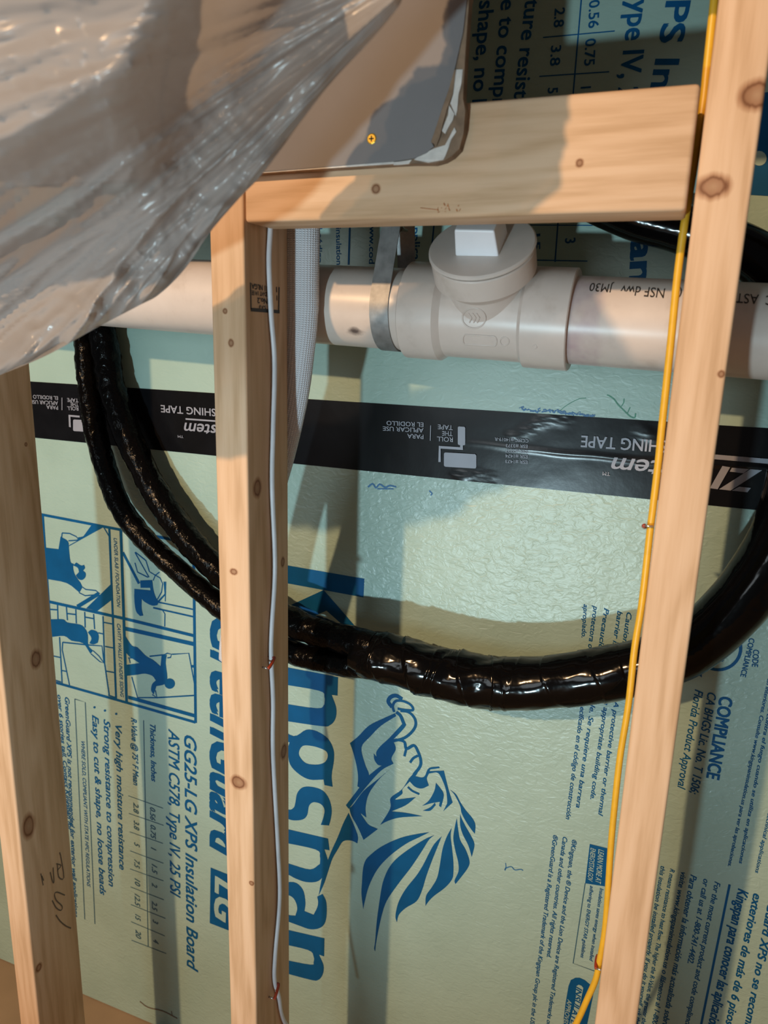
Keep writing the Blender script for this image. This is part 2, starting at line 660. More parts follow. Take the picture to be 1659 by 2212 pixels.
def text_mesh(s, bold=0.0, shear=0.0, spacing=1.0):
    c = bpy.data.curves.new('t', 'FONT')
    c.body = s
    c.offset = bold
    c.shear = shear
    c.space_character = spacing
    c.resolution_u = 3
    o = bpy.data.objects.new('t', c)
    COL.objects.link(o)
    bpy.context.view_layer.update()
    me = bpy.data.meshes.new_from_object(o.evaluated_get(bpy.context.evaluated_depsgraph_get()))
    V = [v.co.copy() for v in me.vertices]
    F = [tuple(p.vertices) for p in me.polygons]
    bpy.data.objects.remove(o)
    bpy.data.curves.remove(c)
    bpy.data.meshes.remove(me)
    return V, F


CAPH = 0.69


def text(s, b0, b1, cap, pt, mat, parent, name='printed_line', bold=0.008, shear=0.0, fit=True):
    """flat lettering from pixel b0 to b1 along the baseline; cap=(dx,dy) pixel vector from b0 to the cap line"""
    V, F = text_mesh(s, 0.0, shear)
    if not V:
        return None
    # heavier weight: the glyphs overprinted with a small shift
    V0, F0, V, F = V, F, [], []
    for dx, dy in ((-1, -0.8), (-1, 0.8), (1, -0.8), (1, 0.8)):
        k = len(V)
        V += [v + Vector((dx * bold, dy * bold, len(V) / len(V0) * 0.00003)) for v in V0]
        F += [tuple(i + k for i in f) for f in F0]
    x0, x1 = min(v.x for v in V), max(v.x for v in V)
    P0, P1 = pt(*b0), pt(*b1)
    T = pt(b0[0] + cap[0], b0[1] + cap[1])
    e1 = P1 - P0
    Ln = e1.length
    e1.normalize()
    h = T - P0
    e2 = h - e1 * h.dot(e1)
    hh = e2.length
    e2.normalize()
    sy = hh / CAPH
    sx = Ln / (x1 - x0) if fit and len(s) > 1 else sy * 0.9
    nv = e1.cross(e2).normalized()
    if nv.dot(CAM - P0) < 0:
        nv = -nv
    W3 = [P0 + e1 * ((v.x - x0) * sx) + e2 * (v.y * sy) + nv * v.z for v in V]
    if e1.cross(e2).dot(CAM - P0) < 0:
        F = [tuple(reversed(f)) for f in F]
    return mk(name, W3, F, mat, parent)


def foam_pt(off):
    return lambda x, y: at(x, y, YF - off)


FP = foam_pt(0.0004)       # ink on foam
FP2 = foam_pt(0.0008)      # over the ink
NF = Vector((0, -1, 0))


_ink = [0]


def lifted(V):
    """successive strokes of ink lie a hair over one another"""
    _ink[0] += 1
    return [v + NF * (_ink[0] % 40) * 0.000004 for v in V]


def poly(loops, parent, name='printed_shape', mat='ink', pt=FP, smooth=0):
    if smooth:
        loops = [rounded(l, smooth) for l in loops]
    V, F = poly_mesh(loops, pt)
    return mk(name, lifted(V), F, M[mat], parent)


def strokes(list_, parent, name='printed_lines', mat='ink', pt=FP, nrm=NF, n=0, stuff=False):
    """each stroke is a part of its own, unless they are too small to tell apart"""
    b = MB()
    for pts, w in list_:
        if n:
            pts = [(p.x, p.y) for p in catmull([Vector((x, y, 0)) for x, y in pts], n)]
        V, F = ribbon(pts, w, pt, nrm)
        b.add(lifted(V), F)
        if not stuff:
            b.obj(name, M[mat], parent)
            b = MB()
    if stuff:
        o = b.obj(name, M[mat], parent)
        o['kind'] = 'stuff'


def tr(pts, ox, oy, s):
    return [(ox + x / s, oy + y / s) for x, y in pts]

# ------------------------------------------------------------------ setting
tag(MB().box((-2.2, -3.4, ZFLOOR - 0.05), (1.6, 0.45, ZFLOOR)).obj('floor', M['floor']), None, None, kind='structure')
tag(MB().box((-2.2, YF + 0.051, ZFLOOR), (1.6, YF + 0.2, 1.0)).obj('wall_back', M['concrete']), None, None, kind='structure')

# ------------------------------------------------------------------ foam boards
ZSEAM = -0.229
bd_up = MB().box((-1.9, YF, ZSEAM + 0.001), (1.3, YF + 0.05, 0.95), 0.001, 1).obj('insulation_board', M['foam_smooth'])
tag(bd_up, 'pale green foam insulation board above the black tape seam', 'insulation board')
bd_lo = MB().box((-1.9, YF, ZFLOOR + 0.001), (1.3, YF + 0.05, ZSEAM - 0.001), 0.001, 1).obj('insulation_board', M['foam'])
tag(bd_lo, 'pale green foam insulation board with blue lion print below the tape seam', 'insulation board')


def col(s, b0, b1, w, parent=bd_lo, bold=0.01, shear=0.22, mat='ink', pt=FP, name='printed_line', fit=True):
    return text(s, b0, b1, (w, w * 0.2), pt, M[mat], parent, name, bold, shear, fit)


# left block of print on the lower board
col('GG25-LG XPS Insulation Board', (398, 1586), (404, 2091), 26, bold=0.016)
col('ASTM C578, Type IV, 25 PSI', (364, 1574), (368, 1932), 23, bold=0.014)
col('Thickness, Inches', (324, 1563), (327, 1687), 11.5, bold=0.02)
col('R-Value @ 75\u00b0 F Mean', (283, 1550), (288, 1695), 12, bold=0.02)
col('Very high moisture resistance', (249, 1564), (258, 1877), 13.5, bold=0.018)
col('Strong resistance to compression', (224, 1553), (235, 1913), 13.5, bold=0.018)
col('Easy to cut & shape, no loose beads', (199, 1544), (216, 1931), 13.5, bold=0.018)
col('WHERE SOLD, COMPLIANT WITH STATE HFC REGULATIONS', (175, 1600), (188, 1914), 7.5, bold=0.014)
col('GreenGuard XPS is not recommended for exterior wall applications', (140, 1505), (160, 1979), 9.5, bold=0.022)
col('over 6 stories tall. Contact Kingspan for', (124, 1500), (148, 1795), 8.5, bold=0.022)


def disc(cx, cy, r, k=14):
    return [(cx + r * math.cos(2 * math.pi * i / k), cy + r * math.sin(2 * math.pi * i / k)) for i in range(k)]


for cx, cy in ((251, 1542), (226.6, 1535), (204, 1528)):
    poly([disc(cx, cy, 2.6, 10)], bd_lo, 'bullet_dot')
strokes([([(161.5, 1510), (184, 1517), (205, 1996), (183, 1986), (161.5, 1510)], 1.6)], bd_lo, 'printed_box', 'ink_thin')
tl = [([(310, 1556), (320, 2044)], 1.6)]
for a, b in (((277, 1719), (352, 1746)), ((278, 1757), (353, 1783)), ((280, 1797), (352, 1822)), ((281, 1838), (353, 1865)),
             ((281, 1877), (353, 1903)), ((282, 1916), (354, 1944)), ((282.5, 1954), (357, 1984)), ((283, 1991), (356, 2022)),
             ((284, 2031), (359, 2060))):
    tl.append(([a, b], 1.4))
strokes(tl, bd_lo, 'table_rule', 'ink_thin')
for s, x, y0, y1 in (('0.56', 324, 1743, 1770), ('0.75', 325, 1781, 1810), ('1', 326, 1830, 1838), ('1.5', 328, 1866, 1885), ('2', 328, 1907, 1917),
                     ('2.5', 328, 1946, 1965), ('3', 330, 1986, 1996), ('4', 331, 2028, 2038)):
    col(s, (x, y0), (x + 0.5, y1), 11, name='table_figure', mat='ink_thin', bold=0.02)
for s, x, y0, y1 in (('2.8', 288, 1733, 1755), ('3.8', 289, 1772, 1791), ('5', 290, 1819, 1829), ('7.5', 290, 1856, 1873), ('10', 291, 1897, 1912),
                     ('12.5', 291, 1930, 1955), ('15', 292, 1974, 1986), ('20', 293, 2008, 2025)):
    col(s, (x, y0), (x + 0.5, y1), 11, name='table_figure', mat='ink_thin', bold=0.02)
col('GreenGuard', (457, 1330), (455, 1842), 70, bold=0.035, name='brand_lettering')
poly([[(455, 1874), (540, 1908), (540, 2028), (453, 1994)]], bd_lo, 'blue_label_box')
col('LG', (466, 1892), (464, 1988), 46, bold=0.03, mat='green_ink', pt=FP2, name='label_lettering')

# pictogram frame with four work scenes
c5 = lambda p: tr(p, 80, 1080, 4.4243)
w5 = lambda w: w / 4.4243
fr = [([(20, 135), (800, 285), (1505, 420)], 22), ([(55, 150), (165, 1750)], 18), ([(690, 275), (755, 1900)], 18), ([(800, 285), (855, 1930)], 24),
      ([(105, 970), (840, 1135), (1510, 1300)], 25), ([(160, 1740), (850, 1935), (1512, 2125)], 22), ([(1495, 420), (1515, 2130)], 24)]
strokes([(c5(p), w5(w)) for p, w in fr], bd_lo, 'pictogram_frame')
for i, pl in enumerate((
        [(80, 455), (205, 470), (225, 350), (295, 395), (305, 470), (320, 590), (350, 610), (345, 650), (365, 720), (430, 820), (405, 885), (285, 795), (95, 755)],
        [(345, 625), (375, 597), (420, 625), (450, 620), (458, 650), (440, 675), (465, 700), (460, 740), (430, 765), (395, 755), (370, 720), (400, 690), (390, 650)],
        [(430, 365), (520, 240), (625, 265), (300, 445), (310, 430)],
        [(470, 1035), (710, 800), (712, 955), (575, 1062)],
        [(985, 770), (1100, 765), (1115, 870), (1140, 940), (1165, 970), (1150, 1005), (1100, 1010), (1030, 975), (1000, 945), (1000, 1040), (1015, 1105), (985, 1110), (945, 1060), (930, 950), (930, 850), (1085, 865), (1080, 840), (990, 840)],
        [(125, 1140), (250, 1140), (290, 1170), (410, 1190), (460, 1230), (485, 1290), (490, 1390), (535, 1440), (510, 1470), (440, 1370), (330, 1345), (260, 1300), (135, 1310)],
        [(485, 1265), (520, 1240), (575, 1260), (590, 1310), (580, 1365), (540, 1380), (500, 1370), (520, 1320)],
        [(845, 1300), (905, 1390), (960, 1410), (1040, 1490), (1110, 1530), (1180, 1590), (1190, 1490), (1240, 1480), (1230, 1560), (1245, 1700), (1220, 1760), (1140, 1780), (1115, 1860), (1090, 1820), (1100, 1760), (1135, 1725), (1100, 1680), (1030, 1660), (960, 1670), (860, 1680), (845, 1575), (980, 1560), (850, 1460)])):
    poly([c5(pl)], bd_lo, 'pictogram_figure', smooth=3 if i not in (2, 3) else 0)
poly([c5(disc(1268, 1755, 50, 18))], bd_lo, 'pictogram_figure')
ps = [([(240, 315), (310, 320), (375, 350), (385, 365), (440, 355)], 9), ([(240, 315), (235, 360)], 9), ([(300, 390), (380, 385), (455, 345)], 9),
      ([(640, 265), (690, 350)], 10), ([(385, 1020), (590, 895)], 30), ([(430, 830), (465, 855), (560, 865), (600, 895), (570, 905), (460, 915), (400, 885)], 9),
      ([(820, 500), (975, 800)], 24), ([(1110, 770), (1130, 720), (1175, 745), (1200, 800), (1190, 880), (1150, 950)], 9), ([(1215, 780), (1225, 900), (1160, 970)], 14),
      ([(1150, 975), (1510, 1050)], 13), ([(1110, 1030), (1510, 1120)], 15), ([(1200, 1055), (1222, 1090), (1220, 1210)], 10), ([(1230, 780), (1225, 970)], 9),
      ([(935, 500), (990, 600), (1070, 740)], 10), ([(935, 600), (960, 690), (1060, 740)], 10), ([(940, 500), (1040, 580), (1075, 690)], 10), ([(1080, 690), (1130, 720), (1170, 690)], 9),
      ([(845, 1230), (1510, 1380)], 36), ([(1075, 1495), (1215, 1480)], 11), ([(1215, 1480), (1245, 1465), (1285, 1475), (1275, 1505), (1245, 1510)], 10),
      ([(1290, 1475), (1450, 1465), (1510, 1790)], 11), ([(1510, 1868), (1145, 1890), (960, 1890), (905, 1690)], 11), ([(870, 1885), (1515, 2065)], 32),
      ([(870, 1510), (940, 1510), (985, 1555)], 9), ([(880, 1515), (890, 1560)], 9), ([(1480, 1590), (1510, 1590)], 22), ([(1100, 1860), (1145, 1890), (1130, 1820)], 10)]
strokes([(c5(p), w5(w)) for p, w in ps], bd_lo, 'pictogram_lines')
bs = [([(195, 1000), (200, 1140)], 11), ([(280, 1020), (290, 1150)], 11), ([(370, 1045), (375, 1180)], 11), ([(455, 1070), (460, 1220)], 11), ([(540, 1090), (550, 1235)], 11),
      ([(630, 1110), (645, 1560), (690, 1870)], 12), ([(115, 1045), (195, 1050)], 11), ([(285, 1085), (370, 1095)], 11), ([(460, 1120), (545, 1135)], 11), ([(640, 1170), (720, 1185)], 11),
      ([(650, 1400), (735, 1415)], 11), ([(660, 1635), (740, 1650)], 11), ([(680, 1865), (755, 1890)], 11), ([(245, 1360), (480, 1385), (620, 1395), (640, 1560)], 11),
      ([(245, 1360), (240, 1430), (310, 1770)], 10), ([(215, 1310), (240, 1760)], 11), ([(150, 1490), (220, 1505)], 10), ([(240, 1630), (285, 1640)], 10), ([(165, 1720), (230, 1740)], 10),
      ([(535, 1440), (590, 1490), (640, 1560), (600, 1545), (515, 1470)], 9), ([(585, 1270), (630, 1280)], 10)]
strokes([(c5(p), w5(w)) for p, w in bs], bd_lo, 'pictogram_bricks')
(a,), (b_,) = c5([(732, 362)]), c5([(764, 1022)])
col('UNDER SLAB / FOUNDATION', a, b_, w5(32), bold=0.012)
(a,), (b_,) = c5([(764, 1180)]), c5([(797, 1880)])
col('CAVITY WALLS / UNDER SIDING', a, b_, w5(32), bold=0.012)

# big blue lettering "kingspan" and the lion emblem
cL = lambda p: tr(p, 450, 1400, 2.5523)
c6 = lambda p: tr(p, 600, 1000, 1.5666)
poly([c6([(-70, 329), (35, 347), (293, 392), (290, 455), (35, 408), (-70, 390)])], bd_lo, 'brand_letter')
poly([c6([(-30, 515), (155, 430), (290, 585), (235, 562), (165, 500), (100, 528), (-30, 590)])], bd_lo, 'brand_letter')
LET = [
    [[(380, 95), (715, 160), (712, 262), (680, 258), (705, 330), (700, 390), (670, 425), (620, 430), (380, 395), (380, 300), (600, 332), (640, 310), (640, 270), (610, 235), (380, 195)]],
    [[(380, 430), (470, 485), (540, 450), (600, 460), (660, 500), (690, 560), (692, 620), (680, 700), (685, 765), (640, 755), (635, 725), (560, 725), (500, 695), (450, 640), (438, 560), (448, 520), (380, 500)],
     [(520, 540), (500, 570), (505, 600), (540, 635), (600, 642), (640, 630), (658, 600), (650, 570), (610, 550), (560, 538)]],
    [[(380, 850), (440, 890), (470, 880), (480, 850), (490, 800), (520, 768), (570, 765), (630, 785), (665, 830), (680, 890), (675, 940), (665, 978), (620, 975), (635, 930), (640, 890), (620, 860), (580, 850), (555, 870), (545, 920), (520, 945), (470, 950), (430, 940), (380, 930)]],
    [[(380, 985), (660, 1050), (668, 1115), (640, 1110), (660, 1180), (645, 1240), (605, 1285), (540, 1290), (480, 1270), (440, 1250), (380, 1240), (380, 1170), (450, 1190), (560, 1220), (615, 1190), (615, 1150), (590, 1110), (380, 1065)]],
    [[(380, 1300), (470, 1290), (520, 1330), (535, 1400), (530, 1450), (580, 1470), (600, 1430), (605, 1400), (600, 1370), (630, 1355), (650, 1400), (652, 1470), (640, 1520), (610, 1545), (560, 1550), (500, 1530), (430, 1505), (380, 1495), (380, 1440), (440, 1470), (480, 1475), (490, 1430), (470, 1380), (430, 1360), (380, 1370)]],
    [[(380, 1540), (640, 1600), (638, 1700), (610, 1690), (635, 1750), (630, 1800), (605, 1830), (560, 1828), (380, 1780), (380, 1710), (560, 1745), (580, 1730), (580, 1700), (550, 1665), (380, 1625)]]]
for l in LET:
    poly([cL(x) for x in l], bd_lo, 'brand_letter', smooth=4)
c8 = lambda p: tr(p, 700, 1450, 3.4028)
LION = [
    [(775, 1183), (690, 1195), (560, 1225), (420, 1290), (330, 1360), (300, 1400), (285, 1460), (278, 1560), (275, 1640), (288, 1750), (300, 1690), (330, 1580), (390, 1460), (480, 1360), (600, 1270), (700, 1220)],
    [(810, 1205), (740, 1235), (620, 1310), (530, 1380), (480, 1440), (450, 1500), (425, 1580), (400, 1740), (385, 1860), (375, 1990), (368, 2035), (375, 2060), (385, 1980), (420, 1810), (460, 1690), (540, 1570), (640, 1440), (720, 1320), (770, 1240)],
    [(865, 1212), (810, 1270), (770, 1340), (730, 1420), (680, 1500), (600, 1600), (550, 1690), (530, 1760), (525, 1810), (535, 1845), (550, 1790), (600, 1740), (680, 1690), (720, 1610), (750, 1510), (790, 1400), (830, 1300)],
    [(938, 1150), (900, 1220), (870, 1310), (850, 1430), (830, 1520), (790, 1590), (750, 1650), (745, 1725), (770, 1690), (810, 1650), (890, 1590), (940, 1530), (950, 1480), (950, 1400), (940, 1300), (930, 1210)],
    [(975, 1080), (960, 1150), (950, 1230), (965, 1320), (985, 1400), (988, 1470), (960, 1535), (965, 1565), (1010, 1510), (1060, 1440), (1068, 1390), (1040, 1310), (1000, 1240), (985, 1160)],
    [(1000, 1050), (1000, 1130), (1020, 1200), (1060, 1280), (1085, 1365), (1095, 1330), (1105, 1270), (1080, 1210), (1040, 1140), (1010, 1080)],
    [(925, 870), (970, 905), (1000, 960), (1040, 1020), (1090, 1080), (1112, 1130), (1108, 1195), (1080, 1160), (1040, 1100), (1010, 1040), (1000, 990), (960, 910)],
    [(740, 770), (770, 712), (845, 700), (850, 712), (780, 722), (775, 735), (880, 730), (915, 870), (945, 965), (875, 1030), (895, 990), (905, 960), (895, 870), (860, 780), (830, 745), (770, 752), (755, 790), (770, 840), (720, 862), (670, 850), (630, 810), (620, 790), (660, 770), (710, 780)],
    [(822, 820), (855, 860), (880, 910), (860, 1000), (845, 990), (850, 960), (790, 970), (720, 990), (770, 950), (810, 880)],
    [(725, 1025), (780, 1000), (815, 965), (820, 985), (780, 1025)],
    [(490, 930), (570, 870), (620, 795), (640, 770), (690, 715), (680, 760), (610, 830), (575, 870), (575, 900), (530, 935), (520, 945), (675, 925), (600, 985), (495, 1030), (600, 1040), (725, 1065), (560, 1075), (470, 1100), (412, 1130), (470, 1040), (490, 990)],
    [(520, 540), (525, 580), (495, 640), (510, 680), (450, 690), (400, 690), (370, 650), (365, 605), (385, 630), (385, 590), (420, 545), (480, 490), (590, 370), (600, 400), (560, 450), (500, 510)],
    [(520, 310), (440, 345), (330, 400), (250, 480), (190, 528), (215, 600), (240, 700), (250, 780), (245, 845), (260, 855), (160, 985), (180, 1010), (190, 1000), (310, 850), (420, 730), (510, 680), (430, 690), (330, 765), (325, 740), (300, 680), (275, 560), (340, 480), (420, 400), (530, 330)],
    [(495, 710), (400, 790), (290, 880), (215, 980), (185, 1005), (200, 1060), (250, 1150), (290, 1240), (330, 1210), (395, 1160), (330, 1130), (290, 1080), (265, 1040), (310, 1075), (305, 1000), (330, 900), (400, 800), (450, 750)],
    [(180, 1040), (245, 1200), (245, 1265), (200, 1245), (140, 1250), (100, 1310), (60, 1380), (30, 1470), (0, 1560), (-40, 1650), (-20, 1540), (10, 1440), (50, 1330), (100, 1220), (140, 1120)]]
for l in LION:
    poly([c8(l)], bd_lo, 'lion_emblem_shape', smooth=4)
strokes([(c8(p), w * 1.25 / 3.4028) for p, w in (
    ([(615, 850), (650, 880), (700, 903)], 13), ([(490, 520), (540, 505), (590, 520), (605, 570), (660, 545), (690, 590), (710, 650), (705, 700), (660, 760)], 17),
    ([(605, 565), (590, 625)], 14), ([(690, 620), (655, 640), (632, 672)], 14), ([(500, 265), (472, 225), (490, 190), (530, 180), (575, 205)], 22),
    ([(515, 300), (505, 255), (530, 218), (590, 222), (640, 250), (652, 285), (600, 285), (540, 275)], 15),
    ([(560, 290), (620, 300), (662, 340), (674, 390), (650, 440), (590, 490), (500, 515)], 16), ([(530, 300), (560, 325), (580, 370), (592, 400)], 20))], bd_lo, 'lion_emblem_lines', n=5)

# right blocks of print on the lower board
for s, b0, b1, w in (
        ('Caution: Combustible. A protective barrier or thermal', (1354, 1322), (1292, 1761), 11),
        ('barrier is required in the appropriate building code.', (1334, 1319), (1275, 1726), 11),
        ('Precauci\u00f3n: Combustible. Se requiere una barrera', (1305, 1313), (1244, 1744), 11),
        ('protectora o termica como especificado en el c\u00f3digo de construcci\u00f3n', (1282, 1308), (1222, 1769), 11),
        ('apropiado.', (1261, 1305), (1256, 1377), 10),
        ('\u00aeKingspan, the \u00ae Device and the Lion Device are Registered Trademarks of', (1236, 1813), (1180, 2214), 10),
        ('Canada and other countries. All rights reserved.', (1216, 1807), (1181, 2067), 10),
        ('\u00aeGreenGuard is a Registered Trademark of the Kingspan Group plc in the US.', (1195, 1803), (1145, 2212), 10),
        ('Insulation saves energy when installed', (1296, 1918), (1273, 2075), 8),
        ('adhering to ENERGY STAR guidelines', (1275, 1913), (1254, 2068), 8),
        ('CA BHGS Lic. No. T 1506;', (1529, 1495), (1490, 1713), 19),
        ('Florida Product Approval', (1501.5, 1489), (1463, 1702), 18),
        ('en interiores. Consulte www.kingspaninsulation.us para ver las aprobaciones.', (1658, 1466), (1572, 1871), 9),
        ('con una barrera contra el fuego cuando se utiliza en aplicaciones', (1680, 1420), (1596, 1865), 9),
        ('Contact us for limited technical applications', (1690, 1610), (1631, 1885), 9),
        ('For the most current product and code compliance', (1544, 1904), (1479, 2216), 13),
        ('or call us at 1-800-241-4402.', (1520, 1898), (1485, 2080), 13),
        ('Para obtener la informaci\u00f3n m\u00e1s actualizada sobre', (1492, 1889), (1430, 2216), 14),
        ('visite www.kingspaninsulation.us o ll\u00e1menos al 1-800', (1471.5, 1883), (1408, 2212), 12),
        ('R means resistance to heat flow. The higher the R-Value, the greater the', (1448, 1876), (1385, 2212), 10),
        ('this insulation be installed properly. If you do it yourself, ask the', (1427.5, 1870), (1372, 2212), 10)):
    col(s, b0, b1, w, bold=0.012 if w > 11 else 0.016)
col('COMPLIANCE', (1555, 1503), (1526, 1680), 28, bold=0.03, shear=0.0)
col('CODE', (1627, 1403), (1624, 1440), 13, bold=0.02, shear=0.0)
col('COMPLIANCE', (1618.5, 1378), (1599, 1461), 12, bold=0.02, shear=0.0)
col('Listing', (1512, 1400), (1507, 1462), 13, bold=0.02)
col('Kingspan para conocer las aplicaciones', (1595, 1919), (1525, 2235), 23, bold=0.022)
col('exteriores de m\u00e1s de 6 pisos', (1628, 1929), (1567, 2212), 19, bold=0.022)
col('GreenGuard XPS no se recomienda', (1672, 1880), (1600, 2260), 19, bold=0.022)
strokes([([(1576, 1911), (1514, 2216)], 4.6)], bd_lo, 'printed_rule')
ring = [(1552 + 48 * math.cos(t * math.pi / 20), 1400 + 47 * math.sin(t * math.pi / 20)) for t in range(41)]
strokes([(ring, 7)], bd_lo, 'printed_ring')
col('ICC', (1532, 1384), (1526, 1424), 36, bold=0.03)
poly([[(1274, 1823), (1318, 1834), (1309, 1915), (1264, 1908)]], bd_lo, 'blue_label_box')
col('LEARN MORE AT', (1293, 1834), (1286, 1907), 12, bold=0.01, mat='green_ink', pt=FP2, name='label_lettering')
col('ENERGYSTAR.GOV', (1276, 1831), (1269, 1902), 11, bold=0.01, mat='green_ink', pt=FP2, name='label_lettering')
strokes([([(1264, 1908), (1238, 2081), (1288, 2099)], 1.8)], bd_lo, 'printed_box', 'ink_thin')
poly([[(1216, 2214), (1222, 2165), (1228, 2130), (1233, 2117), (1243, 2112), (1252, 2112), (1263, 2117), (1277, 2129), (1283, 2140), (1268, 2214)]], bd_lo, 'blue_badge')
poly([[(1242, 2165), (1245, 2130), (1250, 2127), (1256, 2129), (1260, 2134), (1250, 2185), (1240, 2212), (1230, 2212)]], bd_lo, 'badge_panel', 'green_ink', FP2)
FP3 = foam_pt(0.0012)
col('INSULATE', (1245, 2131), (1232, 2212), 13, bold=0.02, mat='ink', pt=FP3, name='badge_lettering')
col('APPROVED', (1226, 2158), (1216, 2214), 10, bold=0.01, mat='green_ink', pt=FP2, name='badge_lettering')
# pen and scratch marks
strokes([([(1093, 1872), (1091, 1880), (1092, 1876), (1104, 1872), (1112, 1879), (1124, 1878), (1130, 1880)], 2.2), ([(1092, 1864), (1093, 1872)], 1.6)], bd_lo, 'pen_mark', 'pen', n=4)
strokes([([(302, 2163), (320, 2176), (352, 2184), (383, 2200)], 2.2), ([(370, 2184), (372, 2195)], 1.5)], bd_lo, 'pen_mark', 'pencil', n=3)
strokes([([(795, 1052), (805, 1045), (812, 1054), (820, 1046), (832, 1053), (842, 1049), (856, 1052)], 3.5), ([(815, 1056), (850, 1056)], 2.5), ([(927, 1060), (933, 1066), (930, 1070)], 3)], bd_lo, 'ink_smear', 'pen', n=3)
strokes([([(997, 1208), (1006, 1206), (1012, 1212), (1006, 1222)], 1.5), ([(1040, 1256), (1048, 1245), (1056, 1252)], 1.5)], bd_lo, 'scratch_mark', 'green_ink', n=4)

# print on the upper board
U = dict(parent=bd_up, shear=0.0)
col('PS Insulation', (1440, 2), (1352, 478), 50, bold=0.02, **U)
col('ype IV, 25 PSI', (1361, 0), (1318, 330), 44, bold=0.018, **U)
for s, b0, b1, w in (('0.56', (1273, 2), (1271, 62), 22), ('2.8', (1199, 18), (1196, 60), 21), ('0.75', (1265, 85), (1262, 143), 22), ('3.8', (1191, 99), (1188, 143), 21),
                     ('1', (1255, 188), (1254, 200), 21), ('5', (1184, 190), (1183, 206), 21), ('moisture resistance', (1147, -100), (1100, 300), 32),
                     ('resistance to compression', (1100, -190), (1052, 350), 32), ('cut & shape, no loose', (1046, -130), (1013, 320), 32),
                     ('15', (1151, 506), (1151, 541), 16), ('3', (1221, 515), (1221, 533), 22), ('Applica', (890, 470), (891, 562), 17),
                     ('el c\u00f3digo', (686, 480), (686, 568), 10), ('insulation', (726, 492), (727, 572), 11), ('www.cod', (799, 470), (797, 570), 12)):
    col(s, b0, b1, w, bold=0.014, name='printed_line', mat='ink', **U)
col('span', (1369, 420), (1360, 612), 52, bold=0.03, name='brand_lettering', **U)
strokes([([(1256, -5), (1238, 205)], 3), ([(1173, 81), (1328, 67)], 2.4), ([(1165, 165), (1316, 155)], 2.4), ([(1206, 470), (1199, 566)], 3), ([(1158, 562), (1269, 564)], 2.4),
         ([(1100, 486), (1280, 487)], 2)], bd_up, 'table_rule', 'ink')
strokes([([(756, 480), (753, 572)], 4), ([(938, 480), (933, 532)], 3)], bd_up, 'printed_rule', 'ink')
poly([[(1612, 205), (1690, 195), (1690, 425), (1606, 420)]], bd_up, 'blue_label_box')
poly([disc(1640, 342, 16, 16)], bd_up, 'label_lettering', 'green_ink', FP2)
rs = []
for k in range(46):
    x = 1122 + 3.5 * k + random.uniform(-3, 3)
    y = 884 + (x - 1122) * 0.085 + random.uniform(-3, 3)
    rs.append(([(x, y), (x + random.uniform(2, 9), y + random.uniform(-4, 4)), (x + random.uniform(5, 12), y + random.uniform(-3, 3))], random.uniform(1.2, 3.2)))
strokes(rs, bd_up, 'ink_smear', 'pen', stuff=True)
strokes([([(1316, 855), (1326, 862), (1335, 874), (1345, 884), (1353, 892), (1362, 900), (1371, 902), (1373, 893)], 3), ([(1348, 861), (1347, 870), (1342, 878)], 2.2),
         ([(1361, 880), (1355, 893)], 2.2), ([(1204, 892), (1225, 875), (1250, 862), (1266, 860)], 1.4), ([(1316, 855), (1311, 853)], 2.5)], bd_up, 'scratch_mark', 'scratch', n=4)

# ------------------------------------------------------------------ flashing tape
tlc, trc, blc, brc = at(65, 824, YF), at(1659, 925, YF), at(72, 945, YF), at(1659, 1104, YF)
NU, NV = 420, 44
V, F = [], []
crk = [(1110, 945), (1140, 930), (1165, 912), (1190, 905), (1215, 905), (1390, 930), (1410, 945), (990, 1030), (1010, 1032), (1035, 1028), (1060, 1035)]
crk = [at(x, y, YF) for x, y in crk]
for j in range(NV + 1):
    v = j / NV
    for i in range(NU + 1):
        u = -0.75 + 2.05 * i / NU
        p = tlc.lerp(trc, u).lerp(blc.lerp(brc, u), v)
        h = 0.0007 + 0.00012 * noise.noise(p * 35)
        # creased ridge near the middle of the right half
        vr = 0.47 + 0.03 * math.sin(u * 9) + 0.02 * noise.noise(p * 20)
        am = max(0.0, min(1.0, (u - 0.66) / 0.12))
        h += 0.0009 * am * math.exp(-((v - vr) / 0.03) ** 2)
        for c in crk:
            d = (p - c).length
            if d < 0.012:
                h += 0.0012 * (1 - d / 0.012) * (0.5 + noise.noise(p * 420))
        V.append(Vector((p.x, YF - max(h, 0.0004), p.z)))
nb = len(V)
for j in range(NV):
    for i in range(NU):
        a = j * (NU + 1) + i
        F.append((a, a + NU + 1, a + NU + 2, a + 1))
# back sheet closes the film
for (j, i) in ((0, 0), (0, NU), (NV, NU), (NV, 0)):
    q = V[j * (NU + 1) + i].copy()
    q.y = YF - 0.00005
    V.append(q)
F.append((nb, nb + 1, nb + 2, nb + 3))
ftape = mk('flashing_tape', V, F, M['tape'], smooth=True)
tag(ftape, 'wide black flashing tape with grey upside-down print across the foam seam', 'tape')
TP = foam_pt(0.0024)
up_t = lambda s, b0, b1, w, name='printed_line', bold=0.01, shear=0.0: text(s, b0, b1, (0, w), TP, M['tape_print'], ftape, name, bold, shear)
up_t('FLASHING TAPE', (1499, 956), (1256, 941), 26, bold=0.014)
up_t('System', (1520, 1003), (1322, 988), 38, bold=0.012, shear=0.25, name='brand_lettering')
up_t('TM', (1318, 1020), (1302, 1019), 8)
strokes([([(1440, 978), (1700, 1000)], 12)], ftape, 'printed_bar', 'tape_print', TP)
cz = lambda p: tr(p, 1350, 1000, 5.369)
